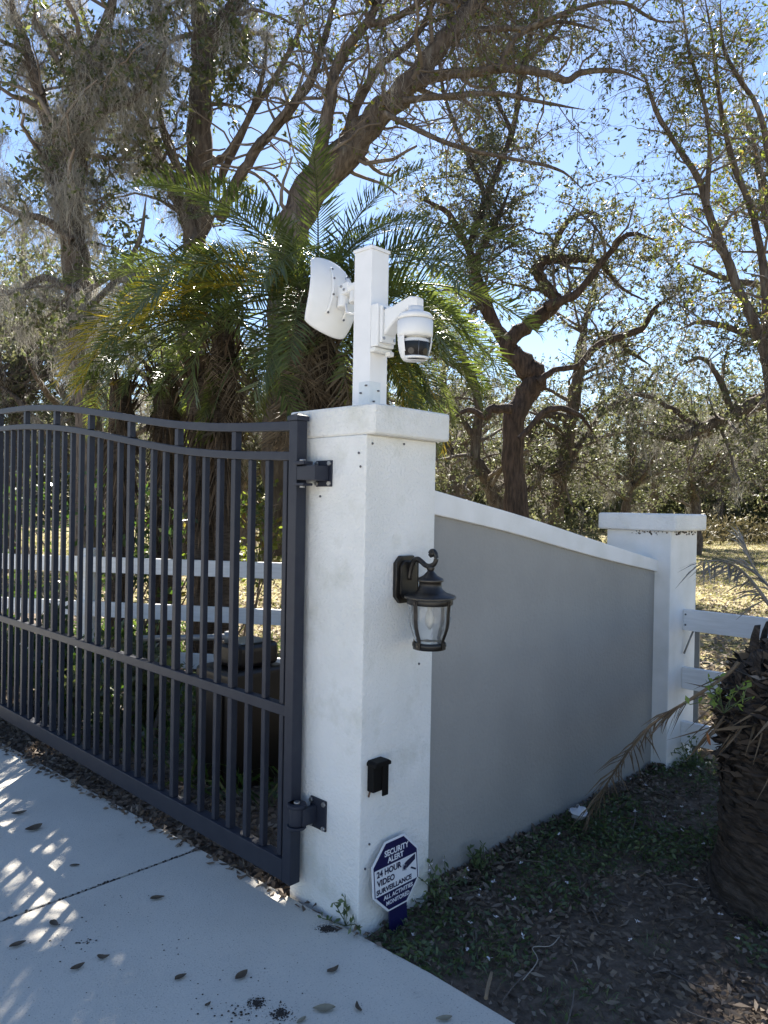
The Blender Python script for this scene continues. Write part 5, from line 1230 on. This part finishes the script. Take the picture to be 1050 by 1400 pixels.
fl = [(24, 1294, 0.7, 0.07, DRYLEAF, 'brown dry leaf on the concrete at the left edge below the joint'),
      (74, 1265, -0.6, 0.05, DRYLEAF, 'small brown leaf lying just below the slab joint'),
      (106, 1325, 0.8, 0.06, DRYLEAF, 'narrow curled leaf left of centre on the front slab'),
      (141, 1310, 0.1, 0.045, DRYLEAF, 'tiny flat leaf between two longer ones on the front slab'),
      (215, 1230, 0.35, 0.07, DRYLEAF, 'long thin leaf on the concrete below the gate joint'),
      (247, 1338, 0.8, 0.055, DRYLEAF, 'pointed brown leaf beside the narrow slash of sunlight'),
      (284, 1375, 0.9, 0.03, DRYLEAF, 'smallest brown leaf near the bottom of the slab'),
      (330, 1336, 1.0, 0.072, DRYLEAF, 'oval brown leaf above the scattered soil crumbs'),
      (455, 1327, 0.8, 0.062, DRYLEAF, 'broad brown leaf on the concrete nearest the sign'),
      (443, 1381, 0.1, 0.075, PALELEAF, 'pale grey leaf lying flat at the bottom centre'),
      (491, 1379, 1.9, 0.058, DRYLEAF, 'upright pointing brown leaf right of the pale grey leaf'),
      (412, 1396, 0.9, 0.05, PALELEAF, 'pale leaf cut by the bottom edge beside soil crumbs'),
      (102, 1184, 0.2, 0.05, DRYLEAF, 'curled leaf within the striped sunlight'),
      (607, 1394, 0.2, 0.06, PALELEAF, 'pale leaf on the concrete corner nearest the bed'),
      (26, 1114, 0.5, 0.09, DRYLEAF, 'large dark curled leaf on the rear slab at left'),
      (46, 1134, 0.9, 0.09, DRYLEAF, 'second dark curled leaf on the rear slab, touching sunlight')]
for a_ in fl: fallen_leaf(*a_)
tag(fallen_leaf(965, 1012, 1.2, 0.065, ORANGELEAF, 'orange dry leaf caught on the stump bark', 0.55, 0.6), group='leaves caught on the stump')
bpy.data.objects[-1] if False else None
for o_ in [q for q in COL.objects if q.get('label') == 'orange dry leaf caught on the stump bark']:
    o_.location = tuple(P(965, 1012, 2.62)); o_.rotation_euler = (0.3, 1.2, 0.4); del o_['group']
# soil crumbs
def crumbs(px, py, rad, n, label, seed, squash=1.0):
    r = np.random.default_rng(seed); c = G(px, py, 0); m = MB()
    for k in range(n):
        q = abs(r.normal()) * 0.5; a = r.uniform(0, 2 * PI); s_ = r.uniform(0.001, 0.0038) * (1.4 - min(q, 1))
        m.lathe([(0.0005, 0), (s_, s_ * 0.3), (s_ * 0.7, s_ * 0.5), (0.0005, s_ * 0.6)], 5, (c[0] + rad * q * math.cos(a), c[1] + rad * q * math.sin(a) * squash, 0.0005), False, False, r.uniform(0, 1))
    tag(m.build('soil_crumbs', DIRTSPOT), label, 'soil', kind='stuff')
crumbs(350, 1372, 0.05, 240, 'dark soil crumbs on the front slab', 1); crumbs(383, 1386, 0.06, 220, 'second patch of soil crumbs at the bottom', 2); crumbs(448, 1270, 0.055, 420, 'spilled soil at the foot of the pillar weed', 3, 0.7)
crumbs(330, 1385, 0.4, 90, 'stray grit scattered over the slab', 4); crumbs(120, 1290, 0.7, 90, 'stray grit near the slab joint', 5)
# joint grit line
jp = L(0, 0.958); m = MB(); r = np.random.default_rng(66)
for k in range(260):
    b_ = -r.uniform(0.02, 2.2); s_ = r.uniform(0.003, 0.007); p = L(b_, 0.958 + r.normal() * 0.004, -0.006 + r.uniform(0, 0.004)); m.lathe([(0.0005, 0), (s_, s_ * 0.4), (0.0005, s_)], 5, p, False, False)
tag(m.build('joint_soil', DIRTSPOT), 'dark soil packed into the slab joint', 'soil', kind='stuff')
# crumpled white plastic by the wall foot
m = MB(); r = np.random.default_rng(5)
pr = G(790, 1120, 0.0)
v = []; f = []
for k in range(7):
    for q in range(10):
        a = q / 10 * 2 * PI; rr_ = 0.045 * math.sin(PI * (k + 0.6) / 7.2) * r.uniform(0.6, 1.3); v.append((rr_ * math.cos(a), rr_ * math.sin(a), k * 0.011 * r.uniform(0.8, 1.2)))
for k in range(6):
    for q in range(10): f.append((k*10+q, k*10+(q+1) % 10, k*10+10+(q+1) % 10, k*10+10+q))
m.add(v, f); o = m.build('plastic_scrap', mat('clear_white_plastic', (0.55, 0.57, 0.60), 0.25, 0.6), None, loc=pr); tag(o, 'crumpled whitish plastic scrap at the grey wall foot', 'litter')
m = MB(); m.tube(smooth_curve([G(715, 1345), G(735, 1318), G(728, 1300), G(752, 1298), G(765, 1285)], 16) + np.array([0, 0, 0.012]), 0.0017, 6); tag(m.build('pale_root', mat('pale_root', (0.30, 0.27, 0.23), 0.8)), 'pale curling root lying on the bed', 'root')
m = MB(); m.tube(smooth_curve([G(664, 1370), G(668, 1350), G(672, 1335)], 6) + np.array([0, 0, 0.012]), 0.006, 6); tag(m.build('short_stick', mat('tan_stick', (0.22, 0.16, 0.10), 0.8)), 'short tan stick near the concrete edge', 'stick')
